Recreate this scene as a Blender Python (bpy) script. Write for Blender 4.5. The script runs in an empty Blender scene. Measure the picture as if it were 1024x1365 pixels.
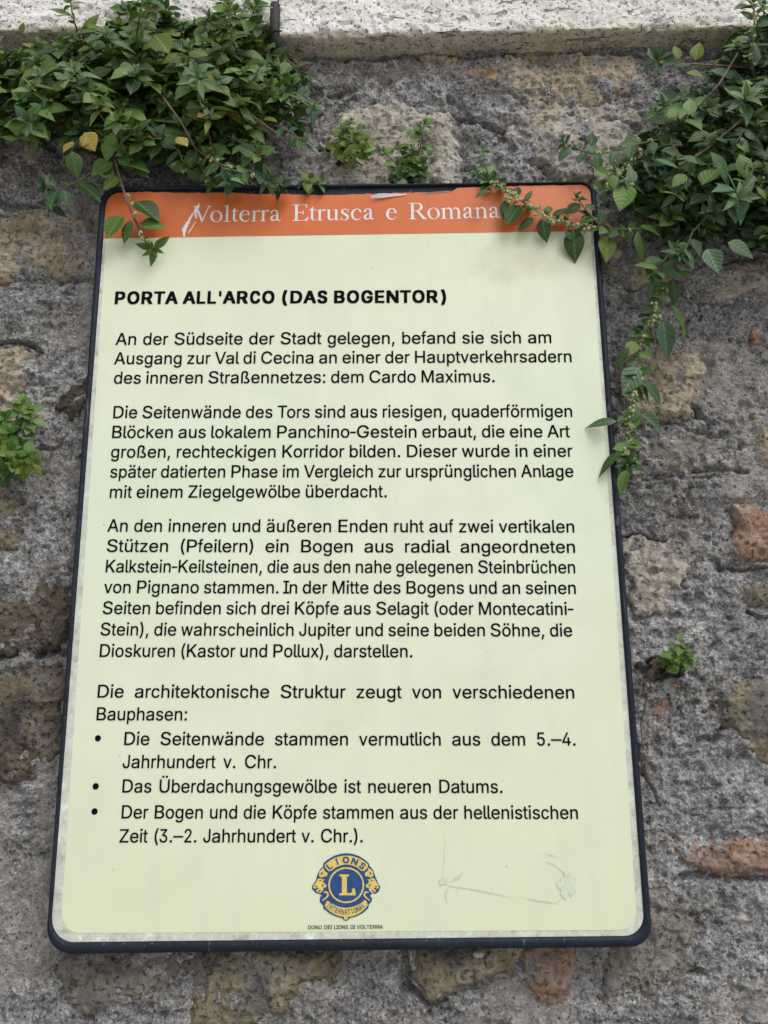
import bpy, bmesh, math, random
import numpy as np
from mathutils import Vector, Matrix
SC = bpy.context.scene
COL = SC.collection
R = math.radians
random.seed(7)
RNG = np.random.default_rng(11)

# ------------------------------------------------------------------ camera
F_PX, IW, IH = 1080.0, 1024.0, 1365.0
r1 = Vector((0.999849, -0.0154849, -0.0078684)).normalized()
r2 = Vector((-0.0090637, -0.9749219, 0.2223626))
r2 = (r2 - r1 * r1.dot(r2)).normalized()
r3 = r1.cross(r2)
SIGN_Y = -0.030                     # front of the printed board; the wall's mean face is y = 0
BASE_Z = 1.55                       # lower edge of the printed board above the paving
CAM = Vector((0.2921 - 0.25, SIGN_Y - 0.7423, BASE_Z + 0.1995))
cam_d = bpy.data.cameras.new('camera')
cam = bpy.data.objects.new('camera', cam_d)
COL.objects.link(cam)
cols = [Vector((r1[i], -r3[i], r2[i])) for i in range(3)]       # camera x, down, forward axes in world
cx, cd, cf = cols
cam.matrix_world = Matrix.Translation(CAM) @ Matrix((cx, -cd, -cf)).transposed().to_4x4()
cam_d.sensor_fit = 'VERTICAL'
cam_d.sensor_height = 36.0
cam_d.lens = F_PX / IH * 36.0
cam_d.clip_start = 0.01
cam_d.clip_end = 500
SC.camera = cam

# ------------------------------------------------------------------ sky and sun (overcast daylight, open shade)
SUN_EL, SUN_AZ = R(50), R(35)       # azimuth measured from straight in front of the wall towards the right
w = bpy.data.worlds.new("World")
SC.world = w
w.use_nodes = True
nt = w.node_tree
sky = nt.nodes.new('ShaderNodeTexSky')
sky.sky_type = 'NISHITA'
sky.sun_disc = False
sky.sun_elevation = SUN_EL
sky.sun_rotation = math.pi - SUN_AZ
sky.dust_density = 3.0
hs = nt.nodes.new('ShaderNodeHueSaturation')
hs.inputs['Saturation'].default_value = 0.30
bg = nt.nodes['Background']
nt.links.new(sky.outputs[0], hs.inputs['Color'])
nt.links.new(hs.outputs[0], bg.inputs[0])
bg.inputs[1].default_value = 0.142
sd = bpy.data.lights.new('sun', 'SUN')
sd.energy = 1.05
sd.angle = R(26)
sd.color = (1.0, 0.97, 0.93)
so = bpy.data.objects.new('sun', sd)
COL.objects.link(so)
sdir = Vector((math.sin(SUN_AZ) * math.cos(SUN_EL), -math.cos(SUN_AZ) * math.cos(SUN_EL), math.sin(SUN_EL)))
so.rotation_euler = sdir.to_track_quat('Z', 'Y').to_euler()
so.location = sdir * 20
SC.view_settings.view_transform = 'Standard'
SC.view_settings.look = 'None'
SC.view_settings.gamma = 1.0
SC.view_settings.use_curve_mapping = False
SC.view_settings.exposure = 0.25
SC.render.engine = 'CYCLES'
SC.cycles.max_bounces = 6
SC.cycles.use_denoising = True


# ------------------------------------------------------------------ measuring: where the sight line of a photo point meets y = const or z = const
def ray(px, py):
    return (cx * ((px - IW / 2) / F_PX) + cd * ((py - IH / 2) / F_PX) + cf)


def at(px, py, y=0.0):
    d = ray(px, py)
    return CAM + d * ((y - CAM.y) / d.y)


def atz(px, py, z):
    d = ray(px, py)
    return CAM + d * ((z - CAM.z) / d.z)


def P2(pts, y=0.0):
    return np.array([[at(a, b, y).x, at(a, b, y).z] for a, b in pts])


# ------------------------------------------------------------------ helpers
def tag(o, label=None, cat=None, group=None, kind=None):
    if label: o['label'] = label
    if cat: o['category'] = cat
    if group: o['group'] = group
    if kind: o['kind'] = kind
    return o


def empty(name, loc, label, cat, group=None):
    o = bpy.data.objects.new(name, None)
    o.empty_display_size = 0.02
    COL.objects.link(o)
    o.location = loc
    tag(o, label, cat, group)
    return o


def link(name, me, mat=None, parent=None, smooth=True):
    """link a mesh given in world coordinates; a parent Empty only has a translation"""
    o = bpy.data.objects.new(name, me)
    COL.objects.link(o)
    if mat is not None:
        me.materials.clear()
        me.materials.append(mat)
    if parent is not None:
        o.parent = parent
        off = parent_world(parent)
        o.location = -off
    if smooth and len(me.polygons):
        me.polygons.foreach_set('use_smooth', np.ones(len(me.polygons), bool))
    return o


def parent_world(p):
    v = Vector((0, 0, 0))
    while p is not None:
        v += p.location
        p = p.parent
    return v


def mesh_np(name, V, F):
    V = np.asarray(V, np.float32)
    F = np.asarray(F, np.int32)
    k = F.shape[1]
    me = bpy.data.meshes.new(name)
    me.vertices.add(len(V))
    me.vertices.foreach_set('co', V.ravel())
    me.loops.add(F.size)
    me.loops.foreach_set('vertex_index', F.ravel())
    me.polygons.add(len(F))
    me.polygons.foreach_set('loop_start', np.arange(0, F.size, k, dtype=np.int32))
    me.polygons.foreach_set('loop_total', np.full(len(F), k, np.int32))
    me.update(calc_edges=True)
    return me


class MB:
    def __init__(s):
        s.v, s.f = [], []

    def add(s, v, f):
        n = len(s.v)
        s.v += [tuple(p) for p in v]
        s.f += [tuple(i + n for i in q) for q in f]

    def tube(s, pts, r, n=6, cap=True):
        pts = [Vector(p) for p in pts]
        if not hasattr(r, '__len__'): r = [r] * len(pts)
        v, f = [], []
        up = Vector((0.31, 0.2, 0.93))
        for i, p in enumerate(pts):
            t = (pts[min(i + 1, len(pts) - 1)] - pts[max(i - 1, 0)]).normalized()
            a = t.cross(up)
            if a.length < 0.1: a = t.cross(Vector((1, 0, 0)))
            a.normalize(); b = t.cross(a)
            for k in range(n):
                th = 2 * math.pi * k / n
                v.append(p + (a * math.cos(th) + b * math.sin(th)) * r[i])
        for i in range(len(pts) - 1):
            for k in range(n):
                f.append((i * n + k, i * n + (k + 1) % n, (i + 1) * n + (k + 1) % n, (i + 1) * n + k))
        if cap:
            f.append(tuple(range(n))[::-1]); f.append(tuple((len(pts) - 1) * n + k for k in range(n)))
        s.add(v, f)

    def blob(s, c, r, sq=(1, 1, 1)):
        g = (1 + 5 ** .5) / 2
        vs = [(-1, g, 0), (1, g, 0), (-1, -g, 0), (1, -g, 0), (0, -1, g), (0, 1, g), (0, -1, -g), (0, 1, -g), (g, 0, -1), (g, 0, 1), (-g, 0, -1), (-g, 0, 1)]
        fs = [(0, 11, 5), (0, 5, 1), (0, 1, 7), (0, 7, 10), (0, 10, 11), (1, 5, 9), (5, 11, 4), (11, 10, 2), (10, 7, 6), (7, 1, 8), (3, 9, 4), (3, 4, 2), (3, 2, 6), (3, 6, 8), (3, 8, 9), (4, 9, 5), (2, 4, 11), (6, 2, 10), (8, 6, 7), (9, 8, 1)]
        s.add([(c[0] + r * sq[0] * a / 1.9, c[1] + r * sq[1] * b / 1.9, c[2] + r * sq[2] * d / 1.9) for a, b, d in vs], fs)

    def mesh(s, name):
        me = bpy.data.meshes.new(name)
        me.from_pydata(s.v, [], s.f)
        me.update()
        return me

    def build(s, name, mat, parent=None, smooth=True):
        return link(name, s.mesh(name), mat, parent, smooth)


def flat(name, loops, y, mat, parent=None):
    """printed flat shape: closed loops of world (x, z), even-odd filled, on the plane y"""
    ox, oz = loops[0][0]
    cu = bpy.data.curves.new(name, 'CURVE')
    cu.dimensions = '2D'
    cu.fill_mode = 'FRONT'
    for lp in loops:
        if len(lp) < 3: continue
        sp = cu.splines.new('POLY')
        sp.points.add(len(lp) - 1)
        for i, p in enumerate(lp): sp.points[i].co = ((p[0] - ox) * 200, (p[1] - oz) * 200, 0, 1)
        sp.use_cyclic_u = True
    t = bpy.data.objects.new('tmp', cu)
    me = bpy.data.meshes.new_from_object(t)
    bpy.data.objects.remove(t)
    bpy.data.curves.remove(cu)
    n = len(me.vertices)
    co = np.zeros(n * 3, np.float32)
    me.vertices.foreach_get('co', co)
    co = co.reshape(-1, 3)
    co = np.stack([co[:, 0] / 200 + ox, np.full(n, y, np.float32), co[:, 1] / 200 + oz], 1)
    me.vertices.foreach_set('co', co.ravel())
    me.update()
    me.name = name
    return link(name, me, mat, parent, smooth=False)


# value noise in numpy
_TAB = RNG.random((16, 256, 256)).astype(np.float32)


def vn(x, z, scale, seed=0):
    u = x / scale + seed * 17.31; v = z / scale + seed * 9.77
    iu = np.floor(u).astype(int); iv = np.floor(v).astype(int)
    fu = u - iu; fv = v - iv
    fu = fu * fu * fu * (fu * (fu * 6 - 15) + 10); fv = fv * fv * fv * (fv * (fv * 6 - 15) + 10)
    T = _TAB[seed % 16]
    a = T[iu & 255, iv & 255]; b = T[(iu + 1) & 255, iv & 255]
    c = T[iu & 255, (iv + 1) & 255]; d = T[(iu + 1) & 255, (iv + 1) & 255]
    return ((a * (1 - fu) + b * fu) * (1 - fv) + (c * (1 - fu) + d * fu) * fv) * 2 - 1


def sstep(a, b, x):
    t = np.clip((x - a) / (b - a), 0, 1)
    return t * t * (3 - 2 * t)


def sdf(poly, X, Z):
    """signed distance to polygon, positive inside (metres)"""
    d = np.full(X.shape, 1e9, np.float32); ins = np.zeros(X.shape, bool)
    n = len(poly)
    for i in range(n):
        x1, z1 = poly[i]; x2, z2 = poly[(i + 1) % n]
        ex, ez = x2 - x1, z2 - z1
        t = np.clip(((X - x1) * ex + (Z - z1) * ez) / (ex * ex + ez * ez + 1e-12), 0, 1)
        d = np.minimum(d, (X - x1 - t * ex) ** 2 + (Z - z1 - t * ez) ** 2)
        if z1 != z2:
            c = (Z >= min(z1, z2)) & (Z < max(z1, z2))
            ins ^= c & (X < x1 + (Z - z1) * ex / ez)
    d = np.sqrt(d)
    return np.where(ins, d, -d)


# ------------------------------------------------------------------ materials
class NT:
    def __init__(s, name):
        s.m = bpy.data.materials.new(name)
        s.m.use_nodes = True
        s.t = s.m.node_tree
        s.b = s.t.nodes['Principled BSDF']
        s.out = s.t.nodes['Material Output']

    def n(s, typ, **kw):
        nd = s.t.nodes.new('ShaderNode' + typ)
        for k, v in kw.items():
            if k in nd.inputs: nd.inputs[k].default_value = v
            else: setattr(nd, k, v)
        return nd

    def l(s, a, b): s.t.links.new(a, b)

    def coord(s):
        return s.n('TexCoord').outputs['Object']

    def noise(s, co, scale, detail=4, rough=.55, dist=0.0):
        nd = s.n('TexNoise', Scale=scale, Detail=detail, Roughness=rough, Distortion=dist)
        s.l(co, nd.inputs['Vector'])
        return nd.outputs['Fac']

    def vor(s, co, scale, feature='F1'):
        nd = s.n('TexVoronoi', Scale=scale, feature=feature)
        s.l(co, nd.inputs['Vector'])
        return nd

    def ramp(s, fac, stops, interp='LINEAR'):
        nd = s.n('ValToRGB')
        cr = nd.color_ramp
        cr.interpolation = interp
        while len(cr.elements) < len(stops): cr.elements.new(.5)
        for e, (p, c) in zip(cr.elements, stops):
            e.position = p
            e.color = (c, c, c, 1) if not hasattr(c, '__len__') else (*c, 1)
        s.l(fac, nd.inputs[0])
        return nd.outputs[0]

    def mix(s, fac, a, b, mode='MIX'):
        nd = s.n('Mix', data_type='RGBA', blend_type=mode)
        ins = [i for i in nd.inputs if i.type == 'RGBA']
        f = nd.inputs[0]
        for sock, v in ((f, fac), (ins[0], a), (ins[1], b)):
            if hasattr(v, 'links') or isinstance(v, bpy.types.NodeSocket): s.l(v, sock)
            elif hasattr(v, '__len__'): sock.default_value = (*v, 1)
            else: sock.default_value = v
        return [o for o in nd.outputs if o.type == 'RGBA'][0]

    def math(s, op, a, b=0.0, c=None):
        nd = s.n('Math', operation=op)
        for i, v in enumerate((a, b) if c is None else (a, b, c)):
            if isinstance(v, bpy.types.NodeSocket): s.l(v, nd.inputs[i])
            else: nd.inputs[i].default_value = v
        return nd.outputs[0]

    def bump(s, h, dist, strength=1.0, prev=None):
        nd = s.n('Bump', Strength=strength, Distance=dist)
        s.l(h, nd.inputs['Height'])
        if prev is not None: s.l(prev, nd.inputs['Normal'])
        return nd.outputs[0]

    def fin(s, col=None, rough=None, normal=None, **kw):
        for sock, v in (('Base Color', col), ('Roughness', rough), ('Normal', normal)):
            if v is None: continue
            if isinstance(v, bpy.types.NodeSocket): s.l(v, s.b.inputs[sock])
            elif hasattr(v, '__len__'): s.b.inputs[sock].default_value = (*v, 1)
            else: s.b.inputs[sock].default_value = v
        for k, v in kw.items(): s.b.inputs[k].default_value = v
        return s.m


def mortar_mat():
    s = NT('rough_mortar'); c = s.coord()
    big = s.noise(c, 7, 5, .6)
    base = s.ramp(big, [(.25, (.140, .134, .126)), (.42, (.245, .241, .236)), (.6, (.325, .323, .322)), (.78, (.30, .272, .228))])
    mid = s.noise(c, 60, 5, .65)
    base = s.mix(.75, base, s.ramp(mid, [(.3, .25), (.5, .52), (.70, .95)]), 'OVERLAY')
    fine = s.noise(c, 330, 4, .7)
    base = s.mix(.8, base, s.ramp(fine, [(.34, .12), (.5, .5), (.66, .92)]), 'OVERLAY')
    sme = s.n('Attribute'); sme.attribute_name = 'smear'
    base = s.mix(s.math('MULTIPLY', sme.outputs['Fac'], .6), base, s.ramp(s.noise(c, 120, 5, .65), [(.3, (.20, .185, .16)), (.5, (.34, .32, .285)), (.7, (.46, .44, .40))]))
    # sand grains, a few white or black
    v = s.vor(c, 360)
    g = s.n('SeparateColor'); s.l(v.outputs['Color'], g.inputs[0])
    near = s.ramp(v.outputs['Distance'], [(.25, 1), (.5, 0)])
    wht = s.math('MULTIPLY', s.ramp(g.outputs[0], [(.89, 0), (.92, 1)]), near)
    blk = s.math('MULTIPLY', s.ramp(g.outputs[1], [(.86, 0), (.90, 1)]), near)
    base = s.mix(s.math('MULTIPLY', blk, .85), base, (.035, .032, .030))
    base = s.mix(s.math('MULTIPLY', wht, .6), base, (.62, .62, .6))
    v2 = s.vor(c, 150)
    g2 = s.n('SeparateColor'); s.l(v2.outputs['Color'], g2.inputs[0])
    peb = s.math('MULTIPLY', s.ramp(g2.outputs[0], [(.90, 0), (.92, 1)]), s.ramp(v2.outputs['Distance'], [(.3, 1), (.42, 0)]))
    base = s.mix(s.math('MULTIPLY', peb, .6), base, s.mix(g2.outputs[1], (.33, .31, .28), (.10, .10, .105)))
    h = s.math('ADD', s.math('MULTIPLY', fine, .5), s.math('MULTIPLY', mid, 1.0))
    b1 = s.bump(h, .0065, 1.0)
    b2 = s.bump(s.noise(c, 800, 3, .6), .0016, .9, b1)
    b3 = s.bump(s.ramp(v.outputs['Distance'], [(.1, 1), (.6, 0)]), .0012, .6, b2)
    return s.fin(base, .95, b3, **{'Specular IOR Level': .2})


def stone_mat(name, lo, midc, hi, tint=None, tscale=30, pit=.5):
    s = NT(name); c = s.coord()
    n1 = s.noise(c, 22, 6, .62, .6)
    col = s.ramp(n1, [(.28, lo), (.5, midc), (.72, hi)])
    n2 = s.noise(c, 130, 5, .68)
    col = s.mix(.75, col, s.ramp(n2, [(.3, .28), (.5, .5), (.7, .78)]), 'OVERLAY')
    if tint:
        col = s.mix(s.ramp(s.noise(c, tscale, 3, .5), [(.52, 0), (.66, .8)]), col, tint)
    # mortar smears caught on the face
    sm = s.ramp(s.noise(c, 38, 6, .7, .4), [(.54, 0), (.63, .8)])
    col = s.mix(sm, col, s.mix(n2, (.08, .08, .08), (.24, .24, .245)))
    pits = s.ramp(s.noise(c, 210, 3, .5), [(.34, 1), (.41, 0)])
    col = s.mix(s.math('MULTIPLY', pits, pit), col, tuple(x * .25 for x in lo))
    h = s.math('SUBTRACT', s.math('ADD', n1, s.math('MULTIPLY', n2, .9)), s.math('MULTIPLY', pits, .5))
    b1 = s.bump(h, .0055, 1.0)
    b2 = s.bump(s.noise(c, 600, 3, .6), .0015, .8, b1)
    return s.fin(col, .93, b2, **{'Specular IOR Level': .2})


def travertine_mat():
    s = NT('weathered_travertine'); c = s.coord()
    mp = s.n('Mapping'); mp.inputs['Scale'].default_value = (.35, 1, 1.0); s.l(c, mp.inputs[0]); cc = mp.outputs[0]
    n1 = s.noise(cc, 16, 6, .6)
    col = s.ramp(n1, [(.3, (.60, .58, .53)), (.5, (.76, .745, .70)), (.7, (.83, .82, .79))])
    n2 = s.noise(c, 160, 5, .7)
    col = s.mix(.45, col, s.ramp(n2, [(.3, .3), (.5, .52), (.7, .8)]), 'OVERLAY')
    # darker tan tone on the lower arris and soffit (follows the slab, by height)
    at_ = s.n('Attribute'); at_.attribute_name = 'tan_band'
    cr = s.math('ADD', at_.outputs['Fac'], s.math('MULTIPLY', s.math('SUBTRACT', s.noise(c, 45, 5, .6), .5), .9))
    crm = s.ramp(cr, [(.42, 0), (.62, 1)])
    tan_band = s.ramp(s.noise(c, 90, 5, .65), [(.3, (.44, .40, .31)), (.55, (.66, .62, .50)), (.75, (.76, .73, .62))])
    col = s.mix(crm, col, tan_band)
    pv = s.noise(cc, 120, 2, .4, .5)
    pits = s.math('MAXIMUM', s.ramp(pv, [(.28, .8), (.35, 0)]), s.ramp(s.noise(c, 300, 2, .4), [(.33, .95), (.37, 0)]))
    col = s.mix(s.math('MULTIPLY', pits, .8), col, (.15, .13, .10))
    gr = s.ramp(s.noise(cc, 75, 6, .7, .8), [(.56, 0), (.72, .30)])
    col = s.mix(gr, col, (.36, .34, .30))
    h = s.math('SUBTRACT', s.math('MULTIPLY', n2, .8), pits)
    b1 = s.bump(h, .0045, 1.0)
    return s.fin(col, .85, b1, **{'Specular IOR Level': .3})


M = {}
M['mortar'] = mortar_mat()
M['travertine'] = travertine_mat()
M['tan'] = stone_mat('tan_limestone', (.20, .160, .112), (.365, .305, .225), (.50, .44, .35))
M['pale'] = stone_mat('pale_limestone', (.25, .225, .185), (.42, .385, .325), (.56, .53, .465))
M['brown'] = stone_mat('brown_stone', (.068, .054, .040), (.135, .110, .082), (.225, .190, .150), (.05, .045, .04), 14)
M['olive'] = stone_mat('olive_stone', (.13, .113, .075), (.24, .210, .145), (.34, .31, .235), (.13, .13, .135), 20)
M['grey'] = stone_mat('grey_brown_stone', (.12, .110, .094), (.215, .198, .170), (.32, .30, .265), (.13, .13, .135), 18)
M['brick'] = stone_mat('worn_brick', (.19, .120, .088), (.31, .195, .142), (.41, .30, .235), (.36, .325, .285), 34, .3)


def plain(name, col, rough=.6, nscale=60, amp=.25, bump=0.0, spec=.4, bscale=200):
    s = NT(name); c = s.coord()
    n1 = s.noise(c, nscale, 5, .6)
    dk = tuple(x * (1 - amp) for x in col); lt = tuple(min(1, x * (1 + amp)) for x in col)
    cc = s.ramp(n1, [(.3, dk), (.7, lt)])
    nm = s.bump(s.noise(c, bscale, 4, .6), bump, .8) if bump else None
    return s.fin(cc, rough, nm, **{'Specular IOR Level': spec})


def frame_mat():
    s = NT('navy_rubber_edging'); c = s.coord()
    col = s.ramp(s.noise(c, 30, 5, .6), [(.3, (.005, .008, .015)), (.7, (.011, .017, .031))])
    dust = s.ramp(s.noise(c, 260, 5, .7), [(.55, 0), (.8, .16)])
    col = s.mix(dust, col, (.10, .11, .13))
    mq = s.n('Mapping'); mq.inputs['Scale'].default_value = (1, 1, .25); mq.inputs['Rotation'].default_value = (0, .5, 0); s.l(c, mq.inputs[0])
    col = s.mix(s.ramp(s.noise(mq.outputs[0], 160, 3, .5, .4), [(.66, 0), (.70, .45)]), col, (.13, .14, .16))
    sp = s.ramp(s.noise(c, 800, 1, .5), [(.74, 0), (.78, .8)])
    col = s.mix(sp, col, (.4, .41, .42))
    return s.fin(col, .55, s.bump(s.noise(c, 90, 4, .6), .0016, .7), **{'Specular IOR Level': .25})


def paper_mat():
    s = NT('pale_green_print'); c = s.coord()
    n1 = s.noise(c, 2.2, 3, .5)
    col = s.ramp(n1, [(.35, (.665, .735, .560)), (.65, (.735, .775, .640))])
    sp = s.n('SeparateXYZ'); s.l(c, sp.inputs[0])
    # yellower towards foot and head of the sheet
    zz = s.math('SUBTRACT', sp.outputs[2], BASE_Z)
    ft = s.ramp(s.math('ADD', zz, s.math('MULTIPLY', s.math('SUBTRACT', n1, .5), .25)), [(.02, 1), (.30, 0), (.50, 0), (.66, .8)])
    col = s.mix(s.math('MULTIPLY', ft, .8), col, (.665, .705, .490))
    # grimy film, water marks
    wm = s.ramp(s.noise(c, 9, 5, .6, 1.2), [(.46, 0), (.72, .5)])
    col = s.mix(wm, col, (.60, .66, .48))
    mp = s.n('Mapping'); mp.inputs['Scale'].default_value = (1, 1, .12); s.l(c, mp.inputs[0])
    st = s.ramp(s.noise(mp.outputs[0], 42, 4, .6), [(.48, 0), (.75, .4)])
    col = s.mix(st, col, (.60, .65, .52))
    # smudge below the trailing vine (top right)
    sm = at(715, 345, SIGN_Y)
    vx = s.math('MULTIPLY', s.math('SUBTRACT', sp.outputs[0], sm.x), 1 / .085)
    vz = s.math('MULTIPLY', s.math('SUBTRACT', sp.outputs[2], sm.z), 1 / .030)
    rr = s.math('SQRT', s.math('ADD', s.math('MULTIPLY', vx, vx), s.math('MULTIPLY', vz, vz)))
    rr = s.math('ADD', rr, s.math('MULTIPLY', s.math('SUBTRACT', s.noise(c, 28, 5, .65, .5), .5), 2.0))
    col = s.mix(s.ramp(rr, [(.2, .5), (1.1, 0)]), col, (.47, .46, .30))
    # specks
    v = s.vor(c, 110)
    g = s.n('SeparateColor'); s.l(v.outputs['Color'], g.inputs[0])
    spk = s.math('MULTIPLY', s.ramp(g.outputs[0], [(.955, 0), (.965, 1)]), s.ramp(v.outputs['Distance'], [(.06, .6), (.13, 0)]))
    col = s.mix(spk, col, (.28, .27, .2))
    h = s.noise(c, 6, 2, .5)
    rg = s.ramp(s.noise(c, 12, 4, .6), [(.3, .26), (.7, .50)])
    return s.fin(col, rg, s.bump(h, .0015, .6), **{'Specular IOR Level': .4})


def border_mat():
    s = NT('worn_sheet_border'); c = s.coord()
    n = s.noise(c, 90, 6, .7, .5)
    col = s.ramp(n, [(.32, (.38, .37, .31)), (.44, (.54, .55, .48)), (.58, (.60, .64, .57)), (.68, (.80, .84, .80))])
    v = s.ramp(s.noise(c, 420, 3, .6), [(.32, .7), (.40, 0)])
    col = s.mix(v, col, (.42, .38, .32))
    return s.fin(col, .45, s.bump(n, .0012, .8))


def orange_mat():
    s = NT('faded_orange_print'); c = s.coord()
    col = s.ramp(s.noise(c, 14, 5, .6), [(.3, (.53, .120, .022)), (.7, (.61, .145, .030))])
    st = s.ramp(s.noise(c, 60, 5, .6, 1.0), [(.56, 0), (.78, .25)])
    col = s.mix(st, col, (.44, .095, .025))
    col = s.mix(s.ramp(s.noise(c, 500, 2, .5), [(.76, 0), (.8, .6)]), col, (.8, .6, .5))
    return s.fin(col, .42, s.bump(s.noise(c, 10, 3, .5), .0015, .6))


def leaf_mat(name, dark, light, vein, transl=.22, rough=.5):
    s = NT(name)
    oi = s.n('ObjectInfo')
    uv = s.n('UVMap').outputs[0]
    sx = s.n('SeparateXYZ'); s.l(uv, sx.inputs[0])
    tc = s.n('TexCoord')
    geo = s.n('NewGeometry')
    nz = s.noise(geo.outputs['Position'], 55, 3, .5)
    fac = s.math('ADD', s.math('MULTIPLY', oi.outputs['Random'], .75), s.math('MULTIPLY', nz, .35))
    col = s.mix(s.ramp(fac, [(.15, 0), (.85, 1)]), dark, light)
    au = s.math('ABSOLUTE', s.math('SUBTRACT', sx.outputs[0], .5))
    mid = s.ramp(au, [(.02, .7), (.06, 0)])
    # side veins: slanting lines either side of the rib
    ph = s.math('SUBTRACT', s.math('MULTIPLY', sx.outputs[1], 42.0), s.math('MULTIPLY', au, 26.0))
    sv = s.ramp(s.math('SINE', ph), [(.85, 0), (1.0, .06)])
    col = s.mix(s.math('MAXIMUM', mid, sv), col, vein)
    col = s.mix(s.ramp(s.noise(geo.outputs['Position'], 420, 3, .6), [(.62, 0), (.75, .35)]), col, tuple(min(1, x * 1.5 + .03) for x in light))
    h = s.math('SUBTRACT', s.math('MULTIPLY', s.math('SINE', ph), -.5), s.math('MULTIPLY', mid, 1.0))
    nm = s.bump(h, .0003, .6)
    s.fin(col, rough, nm, **{'Specular IOR Level': .38})
    # specks of dust and damage, browned tip on some leaves
    tipm = s.math('MULTIPLY', s.ramp(sx.outputs[1], [(.86, 0), (1.0, .8)]), s.ramp(oi.outputs['Random'], [(.80, 0), (.86, 1)]))
    col = s.mix(tipm, col, (.20, .13, .05))
    dmg = s.math('MULTIPLY', s.ramp(s.noise(geo.outputs['Position'], 190, 3, .6), [(.66, 0), (.70, .8)]), .6)
    col = s.mix(dmg, col, (.13, .12, .05))
    s.l(col, s.b.inputs['Base Color'])
    tr = s.n('BsdfTranslucent')
    s.l(s.mix(1.0, col, (1.0, 1.15, .45), 'MULTIPLY'), tr.inputs[0])
    mx = s.n('MixShader'); mx.inputs[0].default_value = transl
    s.l(s.b.outputs[0], mx.inputs[1]); s.l(tr.outputs[0], mx.inputs[2])
    s.l(mx.outputs[0], s.out.inputs[0])
    return s.m


M['frame'] = frame_mat()
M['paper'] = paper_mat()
M['border'] = border_mat()
M['orange'] = orange_mat()
M['ink'] = plain('black_ink', (.004, .005, .007), .8, 300, .3, spec=.03)
M['serifink'] = plain('off_white_ink', (.72, .70, .72), .5, 200, .1)
M['board'] = plain('grey_backing_board', (.25, .25, .25), .6)
M['eblue'] = plain('emblem_blue', (.016, .065, .21), .45, 250, .25)
M['egold'] = plain('emblem_yellow', (.66, .52, .12), .45, 250, .15)
M['chip'] = plain('white_chip', (.74, .72, .70), .6, 300, .15)
M['foil'] = plain('torn_foil', (.62, .62, .63), .35, 100, .1)
M['iron'] = plain('rusty_iron', (.022, .020, .020), .7, 90, .5, .0015)
M['stem'] = plain('green_stem', (.085, .105, .042), .6, 200, .35)
M['redstem'] = plain('reddish_stem', (.17, .10, .06), .6, 200, .35)
M['drystem'] = plain('dry_stem', (.15, .11, .075), .8, 200, .4)
M['flower'] = plain('pale_flower', (.34, .37, .18), .7, 400, .35, .0006)
M['dryleaf'] = plain('dry_leaf', (.36, .23, .11), .7, 120, .35, .001)
M['soil'] = plain('crumbly_soil', (.045, .034, .026), .95, 200, .6, .003)
M['root'] = plain('dead_root', (.10, .07, .05), .9, 200, .5)
LEAFM = {
    'deep': leaf_mat('deep_green_leaf', (.018, .050, .012), (.050, .115, .022), (.10, .18, .06), .18),
    'mid': leaf_mat('mid_green_leaf', (.060, .132, .022), (.140, .250, .050), (.16, .25, .10), .22),
    'blue': leaf_mat('bluish_green_leaf', (.032, .085, .036), (.080, .160, .070), (.15, .24, .13), .16),
    'pale': leaf_mat('pale_young_leaf', (.100, .185, .080), (.180, .285, .125), (.26, .36, .2), .22, .6),
    'lime': leaf_mat('lime_green_leaf', (.095, .150, .025), (.185, .240, .040), (.26, .30, .09), .3),
    'dead': leaf_mat('withered_leaf', (.12, .075, .035), (.22, .14, .06), (.26, .18, .09), .1, .7),
    'yellow': leaf_mat('yellowed_leaf', (.27, .20, .03), (.38, .28, .05), (.42, .36, .12), .25),
}
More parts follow.
